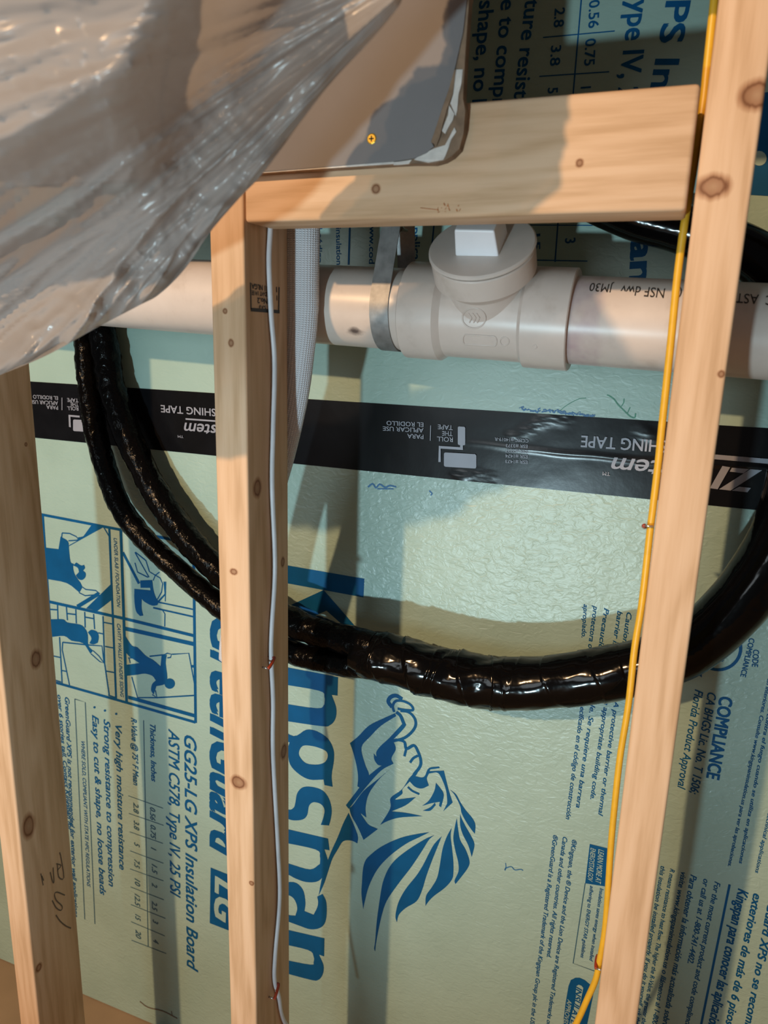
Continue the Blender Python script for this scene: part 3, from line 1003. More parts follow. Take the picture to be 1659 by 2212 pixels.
for zp in ([(1240, 320), (1420, 340), (1460, 290), (1325, 275)], [(1090, 305), (1225, 320), (1590, 85), (1455, 72)], [(1215, 100), (1375, 120), (1440, 70), (1240, 55)], [(985, 292), (1075, 305), (1220, 50), (1130, 35)], [(780, 270), (880, 285), (1010, 30), (920, 20)]):
    poly([cz(zp)], ftape, 'brand_letter', 'tape_print', TP)
for s, b0, b1, w in (('ROLL', (978.7, 945), (944, 943), 10), ('THE', (978, 932), (955, 931), 10), ('TAPE', (978.5, 919), (946, 917), 10), ('PARA', (915, 939), (880, 937), 9.5),
                     ('APLICAR USE', (915, 925), (827, 921), 9.5), ('EL RODILLO', (915, 913), (835, 909), 9.5), ('ESR #1473', (1140, 995), (1092, 993), 7), ('ESR #1474', (1140, 983), (1092, 981), 7),
                     ('ESR #2227', (1140, 972), (1092, 970), 7), ('ESR #3373', (1140, 961), (1093, 959), 7), ('CCMC #14019-R', (1142, 949), (1069, 945), 7),
                     ('PARA', (125, 877), (100, 875), 8), ('APLICAR USE', (125, 867), (66, 864), 8), ('EL RODILLO', (125, 856), (71, 853), 8), ('ROLL', (169, 879), (145, 878), 8),
                     ('THE', (169, 870), (152, 869), 8), ('TAPE', (169, 861), (145, 860), 8)):
    up_t(s, b0, b1, w)
up_t('FLASHING TAPE', (502, 886), (347, 875), 16, bold=0.014)
up_t('System', (503, 921), (397, 913), 26, bold=0.012, shear=0.25, name='brand_lettering')
up_t('TM', (396, 941), (384, 940), 5)
strokes([([(401, 905), (500, 912)], 3), ([(930.5, 919), (929.5, 952)], 1.6), ([(134, 859), (134, 886)], 1.4)], ftape, 'printed_bar', 'tape_print', TP)


def rrect(x0, y0, x1, y1, r, sk=0.06):
    pts = []
    for cx, cy, a0 in ((x1 - r, y1 - r, 0), (x0 + r, y1 - r, 90), (x0 + r, y0 + r, 180), (x1 - r, y0 + r, 270)):
        for k in range(4):
            a = math.radians(a0 + 30 * k)
            x, y = cx + r * math.cos(a), cy + r * math.sin(a)
            pts.append((x, y + (x - x0) * sk))
    return pts


for pl in (rrect(989, 921, 1005, 961, 3), rrect(959, 977, 1029, 1008, 4), [(994, 961), (1000, 961), (1000, 972), (952, 969), (952, 998), (947, 998), (948, 963), (994, 966)],
           rrect(158, 906, 190, 931, 3), [(148, 896), (172, 898), (172, 902), (152, 900), (153, 923), (149, 922)]):
    poly([pl], ftape, 'roller_icon', 'tape_print', TP)

# ------------------------------------------------------------------ studs and blocking
ZT = 0.95


def stud(name, xl, xr, seed, label, knots):
    org = Vector(((xl + xr) / 2, SD / 2, ZFLOOR))
    kn = [(tuple(p - org), r, s) for p, r, s in knots]
    o = MB().box((xl, 0, ZFLOOR), (xr, SD, ZT), 0.0028, 3).obj('wall_stud', wood('pine_%s' % name, seed, 'Z', kn), origin=org)
    return smooth_by_angle(tag(o, label, 'stud'), 50)


s1 = stud('shaded', X1L, X1R, 1.3, 'pine wall stud at the far left beneath the plastic sheet with pencil scribble', [
    (atX(78, 1424, X1R), 0.011, 1.6), (atX(62, 1785, X1R), 0.013, 1.8), (atX(84, 2090, X1R), 0.007, 1.3), (atX(56, 960, X1R), 0.003, 1.2)])
s2 = stud('middle', X2L, X2R, 2.1, 'pine wall stud in the middle carrying the thin white cable', [
    (at(515, 1690, 0), 0.0125, 0.85), (at(505, 1235, 0), 0.006, 0.8), (at(486, 672, 0), 0.0035, 1), (at(499, 741, 0), 0.004, 1.2), (at(543, 1908, 0), 0.004, 1),
    (atX(556, 1054, X2R), 0.010, 1.3), (atX(613, 1623, X2R), 0.010, 1.3), (atX(611, 1214, X2R), 0.006, 1.2)])
s3 = stud('front', X3L, X3R, 3.7, 'pine wall stud on the right with two round knots beside the yellow cable', [
    (at(1541, 403, 0), 0.0155, 0.75), (at(1635, 205, 0), 0.016, 0.8), (at(1558, 808, 0), 0.0035, 1.1)])

BZ0, BZ1, BD = 0.0, 0.087, 0.051
org = Vector((-0.197, BD / 2, BZ0))
kn = [(tuple(at(812, 408, 0) - org), 0.0055, 1.0), (tuple(at(1252, 352, 0) - org), 0.0042, 1.0)]
blk = MB().box((X2R + 0.0012, 0.0, BZ0), (-0.0052, BD, BZ1), 0.0035, 3).obj('blocking', wood('pine_block', 5.2, 'X', kn), origin=org)
smooth_by_angle(tag(blk, 'horizontal pine block nailed between the middle and right studs above the pipe', 'blocking'), 50)
BP = lambda x, y: at(x, y, -0.0004)
rs = []
for k in range(16):
    x, y = random.uniform(945, 992), random.uniform(444, 460)
    rs.append(([(x, y), (x + random.uniform(-4, 4), y + random.uniform(-7, 3))], random.uniform(1, 2.4)))
rs.append(([(908, 449), (925, 451), (945, 453)], 1.2))
strokes(rs, blk, 'rust_stain', 'rust', BP, stuff=True)
# grade stamp on the side of the middle stud
SP = lambda x, y: atX(x, y, X2R + 0.0004)
cs = lambda x, y: (530 + x / 16.59, 590 + y / 16.59)
NX = Vector((1, 0, 0))
strokes([([cs(190, 340), cs(210, 1300)], 2.2), ([cs(200, 1305), cs(1230, 1385)], 3.4), ([cs(1215, 500), cs(1200, 1390)], 2.0), ([cs(1125, 490), cs(1130, 690)], 1.8), ([cs(1135, 800), cs(1140, 980)], 1.4)],
        s2, 'grade_stamp', 'stamp', SP, NX)
for s, b0, b1, w in (('31 NLGA', (810, 470), (225, 365), 185), ('KD-HT 1/4 EE', (830, 690), (225, 625), 150), ('No.2', (790, 920), (430, 880), 190), ('S-P-F', (745, 1170), (490, 1130), 120)):
    text(s, cs(*b0), cs(*b1), (0, w / 16.59), SP, M['stamp'], s2, 'grade_stamp', 0.02)
SP1 = lambda x, y: atX(x, y, X1R + 0.0004)
cp = lambda p: tr(p, 0, 1650, 4.915)
strokes([(cp(p), 1.6) for p in ([(435, 1165), (450, 1240), (460, 1290)], [(465, 1240), (445, 1190)], [(535, 1150), (560, 1250), (575, 1250), (565, 1100)], [(610, 1070), (625, 1200), (680, 1210), (650, 1000), (635, 940)],
                             [(600, 1060), (650, 1080), (610, 1130)], [(690, 1395), (610, 1362), (580, 1385), (600, 1450), (660, 1510), (650, 1555), (600, 1530), (555, 1450)], [(595, 1605), (640, 1670), (700, 1720), (755, 1745)])],
        s1, 'pencil_writing', 'pencil', SP1, NX, n=3)

# ------------------------------------------------------------------ drywall piece
YD = -0.0127
dw = empty('drywall_sheet', at(760, 372, -0.006), 'grey drywall sheet edge with torn lower corner screwed over the block', 'drywall')
zt = ZT
outer = [(1013, 0), (1008, 70), (1003, 150), (1000, 213), (1005, 239), (1001, 289), (992, 321), (976, 337), (959, 347), (938, 353), (888, 353), (850, 355), (575, 373)]
face = [(1008, 0), (1000, 70), (982, 150), (969, 194), (956, 231), (941, 277), (931, 306), (937, 316), (921, 330), (894, 342), (850, 349), (575, 370)]


def slab(px, y0, y1, name, mat, par):
    A = [at(x, y, y0) for x, y in px]
    z0 = A[-1].z
    sl = (A[-1].z - A[-2].z) / (A[-1].x - A[-2].x)
    A = [Vector((A[0].x, y0, zt)), Vector((A[0].x, y0, 0.37)), Vector((0.6, y0, 0.37)), Vector((0.6, y0, 0.178)), Vector((A[0].x + 0.004, y0, 0.178))] + A + [Vector((-1.6, y0, z0 + sl * 0 - 0.004)), Vector((-1.6, y0, zt))]  # arm to the right is unseen, added to shade the upper foam
    n = len(A)
    tri = tessellate_polygon([A])
    V = A + [Vector((p.x, y1, p.z)) for p in A]
    F = [tuple(t) for t in tri] + [tuple(i + n for i in reversed(t)) for t in tri] + [(i, i + n, (i + 1) % n + n, (i + 1) % n) for i in range(n)]
    o = mk(name, V, F, mat, par)
    bm = bmesh.new()
    bm.from_mesh(o.data)
    bmesh.ops.recalc_face_normals(bm, faces=bm.faces)
    bm.to_mesh(o.data)
    bm.free()
    return o


slab(outer, YD + 0.0018, -0.0002, 'gypsum_core', M['kraft'], dw)
slab(face, YD, YD + 0.0017, 'face_paper', M['drywall'], dw)
c66 = lambda p: tr(p, 850, 150, 7.9)


def flap(px, y0, th, name, mat):
    """torn flake with thickness"""
    A = [at(x, y, y0 + 0.0008 * noise.noise(Vector((x * 0.07, y * 0.07, 0)))) for x, y in px]
    n = len(A)
    tri = tessellate_polygon([A])
    V = A + [p + Vector((0, th, 0)) for p in A]
    F = [tuple(t) for t in tri] + [tuple(i + n for i in reversed(t)) for t in tri] + [(i, i + n, (i + 1) % n + n, (i + 1) % n) for i in range(n)]
    return mk(name, V, F, mat, dw)


flap(c66([(1070, 0), (1180, 0), (1160, 230), (1110, 420), (1085, 700), (1060, 800), (1040, 740), (970, 580), (1020, 420)]), YD + 0.0006, 0.0014, 'torn_gypsum', M['gypsum'])
flap(c66([(950, 610), (1040, 760), (1010, 860), (950, 960), (880, 1100), (825, 1050), (870, 930), (930, 780)]), YD + 0.0005, 0.0014, 'torn_gypsum', M['gypsum'])
flap(c66([(1040, 990), (1070, 1060), (980, 1200), (940, 1330), (890, 1460), (850, 1540), (700, 1570), (590, 1590), (350, 1540), (440, 1470), (700, 1345), (880, 1290), (940, 1180), (1000, 1060)]), YD + 0.0008, 0.0016, 'torn_gypsum', M['gypsum'])
flap(c66([(0, 1583), (190, 1560), (310, 1540), (260, 1610), (100, 1625), (0, 1630)]), YD + 0.0008, 0.0016, 'torn_gypsum', M['gypsum'])
flap([(850, 349), (850, 354), (700, 364), (575, 373), (400, 385), (400, 381), (575, 370), (700, 360)], YD + 0.0010, 0.0016, 'cut_edge', M['gypsum'])
flap(c66([(1040, 0), (1065, 0), (1010, 420), (930, 620), (850, 900), (790, 1150), (730, 1300), (640, 1240), (720, 1000), (840, 640), (940, 350)]), YD - 0.0002, 0.001, 'torn_paper', M['kraft'])
sc_p = at(803, 300, YD)
V, F = lathe([(0.0, 0.0022), (0.0006, 0.0040), (0.0012, 0.0042), (0.0016, 0.0034)], sc_p + Vector((0, 0.0008, 0)), (0, -1, 0), 16)
scr = mk('screw', V, F, M['brass'], dw)
MB().box((sc_p.x - 0.0022, sc_p.y - 0.0010, sc_p.z - 0.0005), (sc_p.x + 0.0022, sc_p.y - 0.0007, sc_p.z + 0.0005)).box((sc_p.x - 0.0005, sc_p.y - 0.0010, sc_p.z - 0.0022), (sc_p.x + 0.0005, sc_p.y - 0.0007, sc_p.z + 0.0022)).obj('screw_slot', M['stamp'], scr)

# ------------------------------------------------------------------ drain pipe with cleanout tee
PY, PR = 0.157, 0.0437
PSL = -0.0233 / 0.603
AX = Vector((1, 0, PSL)).normalized()
zp = lambda x: -0.0617 + (x + 0.538) * PSL
pax = lambda x: Vector((x, PY, zp(x)))


def ray_pipe(px, py, r):
    """(X position, angle) where the sight line meets a pipe of radius r"""
    d = ray(px, py)
    o = CAM - pax(0)
    d2 = d - AX * d.dot(AX)
    o2 = o - AX * o.dot(AX)
    A, B, Cc = d2.dot(d2), 2 * d2.dot(o2), o2.dot(o2) - r * r
    D = B * B - 4 * A * Cc
    t = (-B - math.sqrt(max(D, 0))) / (2 * A)
    p = CAM + d * t
    s = (p - pax(0)).dot(AX)
    q = p - pax(0) - AX * s
    zz = AX.cross(Vector((0, -1, 0))).normalized()      # roughly down/up
    return s, math.atan2(q.dot(Vector((0, 0, 1))), -q.y)


def on_pipe(s, phi, r):
    zz = Vector((-PSL, 0, 1)).normalized()
    return pax(0) + AX * s + (Vector((0, -1, 0)) * math.cos(phi) + zz * math.sin(phi)) * r


HR = 0.0510
sL0, sL1 = ray_pipe(853, 690, HR)[0], ray_pipe(942, 690, HR)[0]
sR0, sR1 = ray_pipe(1118, 700, HR)[0], ray_pipe(1224, 700, HR)[0]
dp = empty('drain_pipe', pax(-0.25) - Vector((0, 0, 0.06)), 'white plastic drain pipe with screw-plug cleanout tee running behind the studs', 'pipe')
dl = root_loc(dp)
x_sm = on_pipe(*ray_pipe(768, 716, PR), PR) - dl
m_l = pvc_mat('pvc_left', None, (tuple(x_sm), 0.020))
xs = on_pipe(*ray_pipe(1305, 690, PR), PR) - dl
m_r = pvc_mat('pvc_right', (0, xs.x))
P0 = pax(0)
lp = mk('pipe_length', *lathe([(-1.6, PR - 0.004), (-1.6, PR)] + [(-1.6 + (sL0 + 0.02 + 1.6) * k / 12, PR) for k in range(1, 13)], P0, AX, 72), m_l, dp)
smooth_by_angle(lp)
rp = mk('pipe_length', *lathe([(sR1 - 0.02 + (1.2 - sR1 + 0.02) * k / 8, PR) for k in range(9)], P0, AX, 72), m_r, dp)
smooth_by_angle(rp)
BR = 0.0462
prof = [(sL0, PR + 0.0012), (sL0, HR - 0.001), (sL0 + 0.001, HR), (sL1 - 0.006, HR), (sL1 + 0.001, BR), (sR0 - 0.002, BR), (sR0 + 0.002, HR), (sR1 - 0.001, HR), (sR1, HR - 0.001), (sR1, PR + 0.0012)]
tee = smooth_by_angle(mk('cleanout_tee', *lathe(prof, P0, AX, 80), M['pvc'], dp), 30)
sC = (sL1 + sR0) / 2 + 0.002
EL = math.radians(50)
BA = Vector((0, -math.cos(EL), math.sin(EL)))
Bc = pax(0) + AX * sC
CR = 0.0512
col_ = smooth_by_angle(mk('branch_hub', *lathe([(0.0, 0.040), (0.036, 0.040), (0.044, 0.0405), (0.0535, CR - 0.003), (0.0555, CR), (0.0768, CR), (0.0782, CR - 0.0012), (0.0782, 0.040)], Bc, BA, 80), M['pvc'], tee), 30)
plug = smooth_by_angle(mk('cleanout_plug', *lathe([(0.070, 0.038), (0.0800, 0.038), (0.0801, CR + 0.0002), (0.0815, CR + 0.0012), (0.0835, CR + 0.0010), (0.0847, CR - 0.0005), (0.0850, CR - 0.003)], Bc, BA, 80), plain('plug_plastic', (0.60, 0.54, 0.50), 0.42, var=0.05), dp), 30)
ex = AX.copy()
ey = BA.cross(ex).normalized()
mt = Matrix((ex.to_4d(), ey.to_4d(), BA.to_4d(), Vector((0, 0, 0, 1)))).transposed()
for i in range(3):
    mt[i][3] = (Bc + BA * 0.085)[i]
    mt[3][i] = 0
V0 = MB().box((-0.0212, -0.0195, -0.001), (0.0212, 0.0195, 0.026), 0.0016, 2)
VV = []
for v in V0.V:
    k = 1 - 0.10 * max(0, v.z) / 0.026
    VV.append(mt @ Vector((v.x * k, v.y * k, v.z)))
mk('square_boss', VV, V0.F, plain('boss_plastic', (0.80, 0.80, 0.84), 0.4, var=0.03), plug)
# moulded marks, laid on the surface of the fitting
from mathutils.bvhtree import BVHTree
bvs = []
for o_ in (tee, col_):
    off = root_loc(o_)
    bvs.append(BVHTree.FromPolygons([v.co + off for v in o_.data.vertices], [tuple(p.vertices) for p in o_.data.polygons]))


def on_tee(px, py, lift=0.0):
    best = None
    for b in bvs:
        h = b.ray_cast(CAM, ray(px, py).normalized())
        if h[0] is not None and (best is None or h[3] < best[3]):
            best = h
    if best is None:
        return pax(sC)
    nrm = best[1] if best[1].dot(CAM - best[0]) > 0 else -best[1]
    return best[0] + nrm * lift


def mould(px, r, name='moulded_mark'):
    mk(name, *tube([on_tee(x, y, r * 0.25) for x, y in px], r, 6, cap=False), M['pvc'], tee, smooth=True)


mould([(1024 + 25 * math.cos(t * math.pi / 16), 687 + 22 * math.sin(t * math.pi / 16)) for t in range(33)], 0.0008)
for dx in (-9, 0, 8):
    mould([(1024 + dx - 3, 676), (1024 + dx + 4, 686), (1024 + dx - 1, 697)], 0.0007)
mould([(1090 + 9.5 * math.cos(t * math.pi / 10), 737 + 9 * math.sin(t * math.pi / 10)) for t in range(21)], 0.0006)
mould([(1006 + 6 * math.cos(a) + (61 if math.cos(a) > 0 else 0), 733 + 10.5 * math.sin(a) + (4 if math.cos(a) > 0 else 0)) for a in [2 * math.pi * (k + 0.5) / 24 for k in range(25)]], 0.0008)
mould([(1150, 747), (1157, 744), (1160, 750), (1155, 753)], 0.0005)


def pipe_text(s, a, b, cap, name='pipe_print'):
    V, F = text_mesh(s, 0.0)
    x0, x1 = min(v.x for v in V), max(v.x for v in V)
    sa, pa = ray_pipe(a[0], a[1], PR)
    sb, pb = ray_pipe(b[0], b[1], PR)
    pc = ray_pipe(a[0], a[1] + cap, PR)[1]
    W3 = []
    for v in V:
        t = (v.x - x0) / (x1 - x0)
        W3.append(on_pipe(sa + (sb - sa) * t, pa + (pb - pa) * t + (pc - pa) * v.y / CAPH, PR + 0.0004))
    mk(name, W3, F, M['stamp'], rp)


pipe_text('NSF dwv', (1437, 624), (1343, 617), 21)
pipe_text('JM30', (1326, 615), (1276, 612), 18)
pipe_text('ASTM D2665 ( )', (1640, 637), (1452, 625), 21)
pipe_text('PVC', (1712, 642), (1655, 639), 21)

# ------------------------------------------------------------------ galvanised strap
st = empty('pipe_strap', pax(-0.30), 'galvanised steel strap hanging the drain pipe left of the cleanout tee', 'pipe strap')
s_m, _ = ray_pipe(818, 690, PR + 0.001)
SW = 0.0105
zc = zp(s_m)
R1 = PR + 0.0012
prof = []
ztop = 0.14
pt_ = lambda y, z: (y, z)
th0 = math.radians(14)
prof.append((PY - 0.004, ztop))
prof.append((PY - 0.006, 0.075))
for a in range(14, -201, -8):
    t = math.radians(a)
    prof.append((PY - R1 * math.cos(t), zc + R1 * math.sin(t)))
prof.append((PY + 0.010, 0.060))
prof.append((PY + 0.001, 0.085))
prof.append((PY + 0.001, ztop))
V, F = [], []
n = len(prof)
for i, (y, z) in enumerate(prof):
    a = prof[max(i - 1, 0)]
    b = prof[min(i + 1, n - 1)]
    t = Vector((0, b[0] - a[0], b[1] - a[1])).normalized()
    nn = Vector((0, t.z, -t.y)) * 0.0006
    # the hanging tails lean a little along the pipe
    lean = 0.0 if z < zc + 0.03 else (z - zc - 0.03) * 0.05
    c = Vector((s_m + lean, y, z))
    tilt = 0.003 if i < n / 2 else 0.004
    e = Vector((SW, 0, SW * PSL))
    V += [c - e + nn, c + e + nn, c + e - nn, c - e - nn]
for i in range(n - 1):
    for k in range(4):
        F.append((4 * i + k, 4 * i + (k + 1) % 4, 4 * i + 4 + (k + 1) % 4, 4 * i + 4 + k))
F += [(3, 2, 1, 0), tuple(4 * (n - 1) + k for k in range(4))]
smooth_by_angle(mk('strap_band', V, F, M['galv'], st), 30)
bp_ = Vector((s_m + 0.008, PY - 0.010, 0.012))
mk('strap_bolt', *lathe([(0, 0.0018), (0.018, 0.0018), (0.018, 0.0042), (0.022, 0.0042)], bp_ + Vector((0, 0.022, 0)), (0, -1, 0), 6), M['bolt'], st)

# ------------------------------------------------------------------ refrigerant line set: two hoses taped into one bundle
ls = empty('refrigerant_line_set', at(1080, 1475, 0.18) - Vector((0, 0, 0.05)), 'black insulated line set hanging in a loop, two hoses taped into one bundle', 'hose')


def crinkle(amp, f1, f2, seed):
    def d(i, s, th):
        p = Vector((s * f1, math.cos(th) * f2 + seed, math.sin(th) * f2))
        return amp * (noise.noise(p) + 0.5 * noise.noise(p * 2.7))
    return d


hA = [(170, 560, .226), (178, 650, .226), (184, 730, .225), (189, 800, .222), (198, 870, .220), (212, 955, .218), (257, 1088, .214), (318, 1170, .210), (392, 1238, .206), (476, 1310, .200), (560, 1372, .192), (640, 1412, .188), (730, 1432, .184), (810, 1442, .182)]
hB = [(190, 560, .226), (205, 650, .226), (224, 730, .226), (235, 800, .224), (247, 857, .222), (286, 963, .219), (338, 1067, .216), (394, 1148, .212), (450, 1212, .207), (540, 1288, .200), (630, 1342, .194), (710, 1372, .188), (810, 1398, .180)]
PA = catmull([at(*p) for p in hA], 14)
PB = catmull([at(*p) for p in hB], 14)
smooth_by_angle(mk('hose', *tube(PA, 0.0162, 28, disp=crinkle(0.0016, 90, 1.6, 1)), M['hose'], ls), 70)
smooth_by_angle(mk('hose', *tube(PB, 0.0195, 28, disp=crinkle(0.0022, 80, 1.8, 5)), M['hose'], ls), 70)
hC = [(770, 1402, .184), (830, 1420, .182), (885, 1434, .180), (980, 1461, .180), (1080, 1475, .180), (1187, 1473, .181), (1330, 1452, .183), (1430, 1425, .185), (1505, 1385, .188), (1580, 1318, .190), (1645, 1235, .193), (1700, 1130, .197), (1735, 1000, .205), (1750, 860, .214), (1740, 730, .2255), (1700, 630, .2285), (1620, 548, .2285), (1480, 497, .2285), (1370, 465, .2285), (1290, 430, .2285), (1200, 380, .2285), (1100, 300, .2285)]
PC = catmull([at(*p) for p in hC], 16)
cum = [0.0]
for i in range(1, len(PC)):
    cum.append(cum[-1] + (PC[i] - PC[i - 1]).length)
Sx = 0.34    # length of the taped part


def rC(s):
    if s < 0.03:
        return 0.026 + 0.005 * s / 0.03
    if s < 0.80:
        return 0.031
    return 0.031 - 0.006 * min(1, (s - 0.80) / 0.15)


ridges = [0.022, 0.047, 0.075, 0.098, 0.125, 0.15, 0.178, 0.21, 0.26, 0.30]


def wrapd(i, s, th):
    d = 0.0
    if s < Sx:
        for k, r in enumerate(ridges):
            x = s - r - 0.012 * math.sin(th + k * 1.9) - 0.006 * noise.noise(Vector((math.cos(th), math.sin(th), k)))
            if x > 0:                                   # edge of one turn of tape lying over the last
                d += (0.0017 if r < 0.2 else 0.0008) * math.exp(-x / 0.016)
        p = Vector((s * 26, math.cos(th) * 1.2, math.sin(th) * 1.2))
        q = Vector((s * 70 + 4 * th, math.cos(th) * 1.2, math.sin(th) * 1.2 + 7))
        am = 1 if s < 0.2 else 0.45
        d += 0.0034 * noise.noise(p) * am + 0.0017 * noise.noise(q) * am
    else:
        d += 0.0006 * noise.noise(Vector((s * 30, math.cos(th), math.sin(th))))
    return d


_cd = list(zip(cum, [p.y for p in PC]))


def rC2(s):
    y = next((yy for c, yy in _cd if c >= s), PC[-1].y)
    return min(rC(s), 0.2535 - y - 0.0005)


PCd = catmull([PC[i] for i in range(0, len(PC), 4)] + [PC[-1]], 14)
smooth_by_angle(mk('wrapped_bundle', *tube(PCd, rC2, 40, disp=wrapd), M['wrap'], ls), 70)

# ------------------------------------------------------------------ white woven sleeve behind the middle stud
wsl = empty('woven_sleeve_hose', at(500, 1420, 0.10), 'white woven sleeve over a black hose tucked behind the middle stud', 'hose')
YS = 0.0995
sp = [(652, 330), (651, 420), (650, 500), (649, 600), (648, 690), (640, 770), (628, 860), (608, 950), (580, 1060), (552, 1170), (524, 1290), (508, 1380), (504, 1428)]
PSv = catmull([at(x, y, YS) for x, y in sp], 8)
sides = 40
V, F = tube(PSv, lambda s: 0.0212 if s < 0.16 else 0.0205, sides, flat=(Vector((0, 1, 0)), 0.56), cap=True, disp=lambda i, s, th: 0.0008 * noise.noise(Vector((s * 20, math.cos(th) * 2, math.sin(th) * 2))))
slv = mk('woven_sleeve', V, F, M['sleeve'], wsl, smooth=True)
uvl = slv.data.uv_layers.new(name='UVMap')
cs_ = [0.0]
for i in range(1, len(PSv)):
    cs_.append(cs_[-1] + (PSv[i] - PSv[i - 1]).length)
for p in slv.data.polygons:
    ks = [v % sides for v in p.vertices]
    wrapc = max(ks) - min(ks) > sides / 2
    for li, v in zip(p.loop_indices, p.vertices):
        k = v % sides
        if wrapc and k < sides / 2:
            k += sides
        uvl.data[li].uv = (k / sides * 36 * 0.628, cs_[v // sides] / 0.0022 * 0.628)
smooth_by_angle(mk('black_core', *tube(catmull([at(x, y, YS) for x, y in ((506, 1422), (503, 1470), (504, 1520), (512, 1565))], 8), 0.0122, 18), M['hose'], wsl), 70)

# ------------------------------------------------------------------ cables and staples
wc = [(585, 440), (584, 495), (581, 567), (585.5, 675), (593, 784), (590, 929), (588, 1050), (594, 1224), (587, 1359), (586, 1423), (590, 1516), (590, 1631), (600, 1824), (604, 1940), (595, 2056), (593, 2114), (602, 2152), (617, 2212), (640, 2290)]
CRW = 0.0027
Pw = [atX(x, y, X2R + CRW + 0.0006) for x, y in wc]
Pw[-1] += Vector((0.02, 0.02, 0))
wcab = mk('white_cable', *tube(catmull(Pw, 8), CRW, 14), M['white_cable'], smooth=True)
tag(wcab, 'thin white cable stapled down the side of the middle stud', 'cable')
YC = 0.064
yc = [(1556, -120), (1543, 0), (1527, 150), (1519, 225), (1500, 350), (1479, 480), (1463, 600), (1449, 740), (1430, 920), (1422, 1000), (1411, 1093), (1404, 1149), (1387, 1300), (1371, 1400), (1358, 1519), (1339, 1638), (1326, 1757), (1319, 1837), (1308, 1996), (1296, 2071), (1287, 2115), (1270, 2155), (1244, 2212), (1200, 2290)]
ycab = mk('yellow_cable', *tube(catmull([at(x, y, YC) for x, y in yc], 8), 0.0033, 14), M['yellow_cable'], smooth=True)
tag(ycab, 'thin yellow cable running down the left side of the right stud', 'cable')


def staple(c, across, out, w, label, rad=0.0011):
    """insulated staple: crown over the cable, two legs back into the wood"""
    a = across.normalized()
    b = MB()
    path = [c - a * w - out * 0.008, c - a * w - out * 0.001, c - a * w * 0.7 + out * 0.0012, c + a * w * 0.7 + out * 0.0012, c + a * w - out * 0.001, c + a * w - out * 0.008]
    r_ = empty('cable_staple', c - out * 0.003, label, 'staple')
    crown = mk('crown', *tube(catmull([c - a * w * 0.95, c - a * w * 0.5 + out * 0.0008, c + a * w * 0.5 + out * 0.0008, c + a * w * 0.95], 5), rad * 1.7, 10), M['staple'], r_, smooth=True)
    for sg in (-1, 1):
        mk('leg', *tube([c + a * w * sg * 0.9, c + a * w * sg * 0.9 - out * 0.0075], rad, 8), M['steel'] if sg < 0 else M['staple'], r_, smooth=True)
    return r_


up_ = Vector((0, 0, 1))
c1 = atX(586, 1432, X2R + 2 * CRW + 0.0022)
staple(c1, Vector((0, 1, 0.55)), Vector((1, 0, 0)), 0.0085, 'dark red staple over the white cable near the middle of the stud')
c2 = atX(597, 2141, X2R + 2 * CRW + 0.0022)
staple(c2, Vector((0, 1, 1.05)), Vector((1, 0, 0)), 0.0095, 'dark red staple over the white cable near the bottom of the stud')
c3 = at(1401, 1138, YC)
c3.x -= 0.0035
staple(c3, Vector((0, 1, -0.35)), Vector((-1, 0, 0)), 0.0075, 'small red staple holding the yellow cable level with the lower tape edge')
c4 = at(1293, 2079, YC)
c4.x -= 0.0015
staple(c4, Vector((0, 1, 0.4)), Vector((-1, 0, 0)), 0.0075, 'small red staple holding the yellow cable at its low bend')

# ------------------------------------------------------------------ milky plastic sheet hanging in front of the studs
E_ = [(935, -900), (920, -650), (905, -450), (895, -270), (888, -110), (872, -10), (845, 35), (800, 88), (700, 197), (575, 365), (520, 425), (455, 500), (400, 580), (345, 635), (300, 660), (205, 710), (100, 768), (0, 810), (-60, 833), (-130, 850)]
Ec = catmull([Vector((x, y, 0)) for x, y in E_], 14)
NEd = len(Ec)
T_ = [(760, -950), (745, -700), (725, -520), (705, -380), (690, -290), (660, -220), (620, -190), (580, -170), (500, -150), (400, -140), (330, -135), (270, -130), (210, -130), (160, -130), (110, -130), (40, -130), (-40, -130), (-110, -130), (-150, -130), (-190, -130)]
Tc = catmull([Vector((x, y, 0)) for x, y in T_], 14)
NR = 110
YP = -0.175
x0, y0 = 985, -120


def fan(x, y):
    th = math.atan2(y - y0, x0 - x)
    r = math.hypot(x - x0, y - y0) / 1000.0
    return th, r


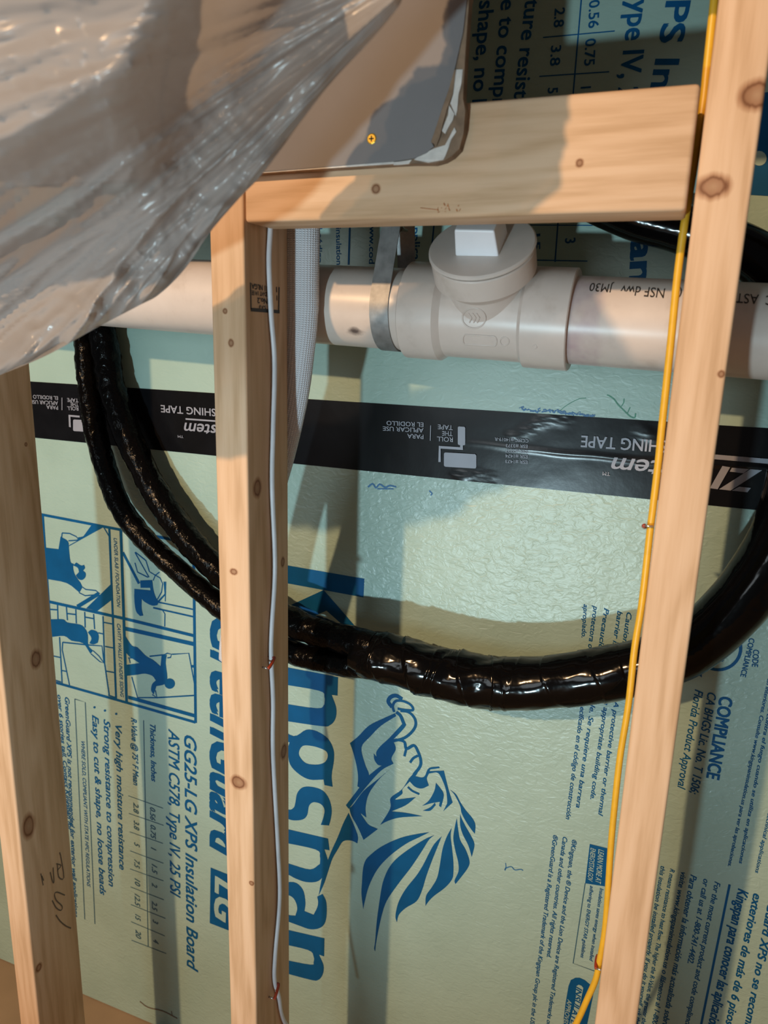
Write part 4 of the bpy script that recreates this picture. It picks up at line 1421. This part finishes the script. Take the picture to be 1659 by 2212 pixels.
def film(name, back, vmax, rows, seed, parent=None, reach=330):
    """one layer of film from its lower edge upwards; reach limits a folded-back layer (pixels up from the edge)"""
    V, F = [], []
    for j in range(rows + 1):
        v = (j / rows) ** 1.6 * vmax
        for i in range(NEd):
            e = Ec[i]
            top = Tc[i]
            if parent is not None:
                d = top - e
                wob = 1 + 0.25 * noise.noise(Vector((i * 0.035, seed, 0)))
                q = e + d.normalized() * (reach * wob * (j / rows))
            else:
                q = e.lerp(top, v)
            th, r = fan(q.x, q.y)
            rr = min(r, 1.3)
            nz = noise.noise(Vector((th * 3.0, r * 1.3, seed)))
            f = 0.0
            f += 0.016 * rr * math.sin(th * 9 + 1.5 * nz + 0.6 + seed)
            f += 0.012 * rr * (1 - abs(math.sin(th * 15 + 2.2 * nz + 1.1 + seed))) ** 2
            f += 0.007 * rr * noise.noise(Vector((th * 22, r * 3, 3 + seed)))
            f += 0.004 * rr * (1 - abs(noise.noise(Vector((th * 40, r * 5, 11 + seed))))) ** 6
            pxd = (q - e).length
            w = math.exp(-pxd / 190.0)
            f += 0.011 * w * min(1, r) * noise.noise(Vector((q.x * 0.011, q.y * 0.011, 7 + seed)))
            f += 0.008 * w * min(1, r) * (0.5 - abs(noise.noise(Vector((q.x * 0.02, q.y * 0.02, 9 + seed)))))
            if pxd < 26:
                f -= 0.010 * (1 - pxd / 26) ** 2
            near = 0.0
            if parent is None:                      # the belly of the sheet swings out towards the room
                t = max(0.0, min(1.0, (pxd - 90) / 420.0))
                sm = lambda z: (lambda c: c * c * (3 - 2 * c))(max(0.0, min(1.0, z)))
                near = 0.135 * sm(t) * sm((860 - q.x) / 500.0)
            V.append(at(q.x, q.y, YP - near - f * (1 - 2.6 * near) + back * min(1.0, pxd / 60.0)))
    for j in range(rows):
        for i in range(NEd - 1):
            a = j * NEd + i
            F.append((a, a + 1, a + NEd + 1, a + NEd))
    return mk(name, V, F, M['plastic'] if parent is None else M['hem'], parent, smooth=True)


pl = film('plastic_sheet', 0.0, 1.0, 120, 0)
tag(pl, 'wrinkled milky plastic sheet hanging over the upper left corner', 'plastic sheet')
film('folded_hem', 0.045, 1.0, 40, 3.1, pl, 230)
film('folded_hem', 0.065, 1.0, 40, 6.7, pl, 180)
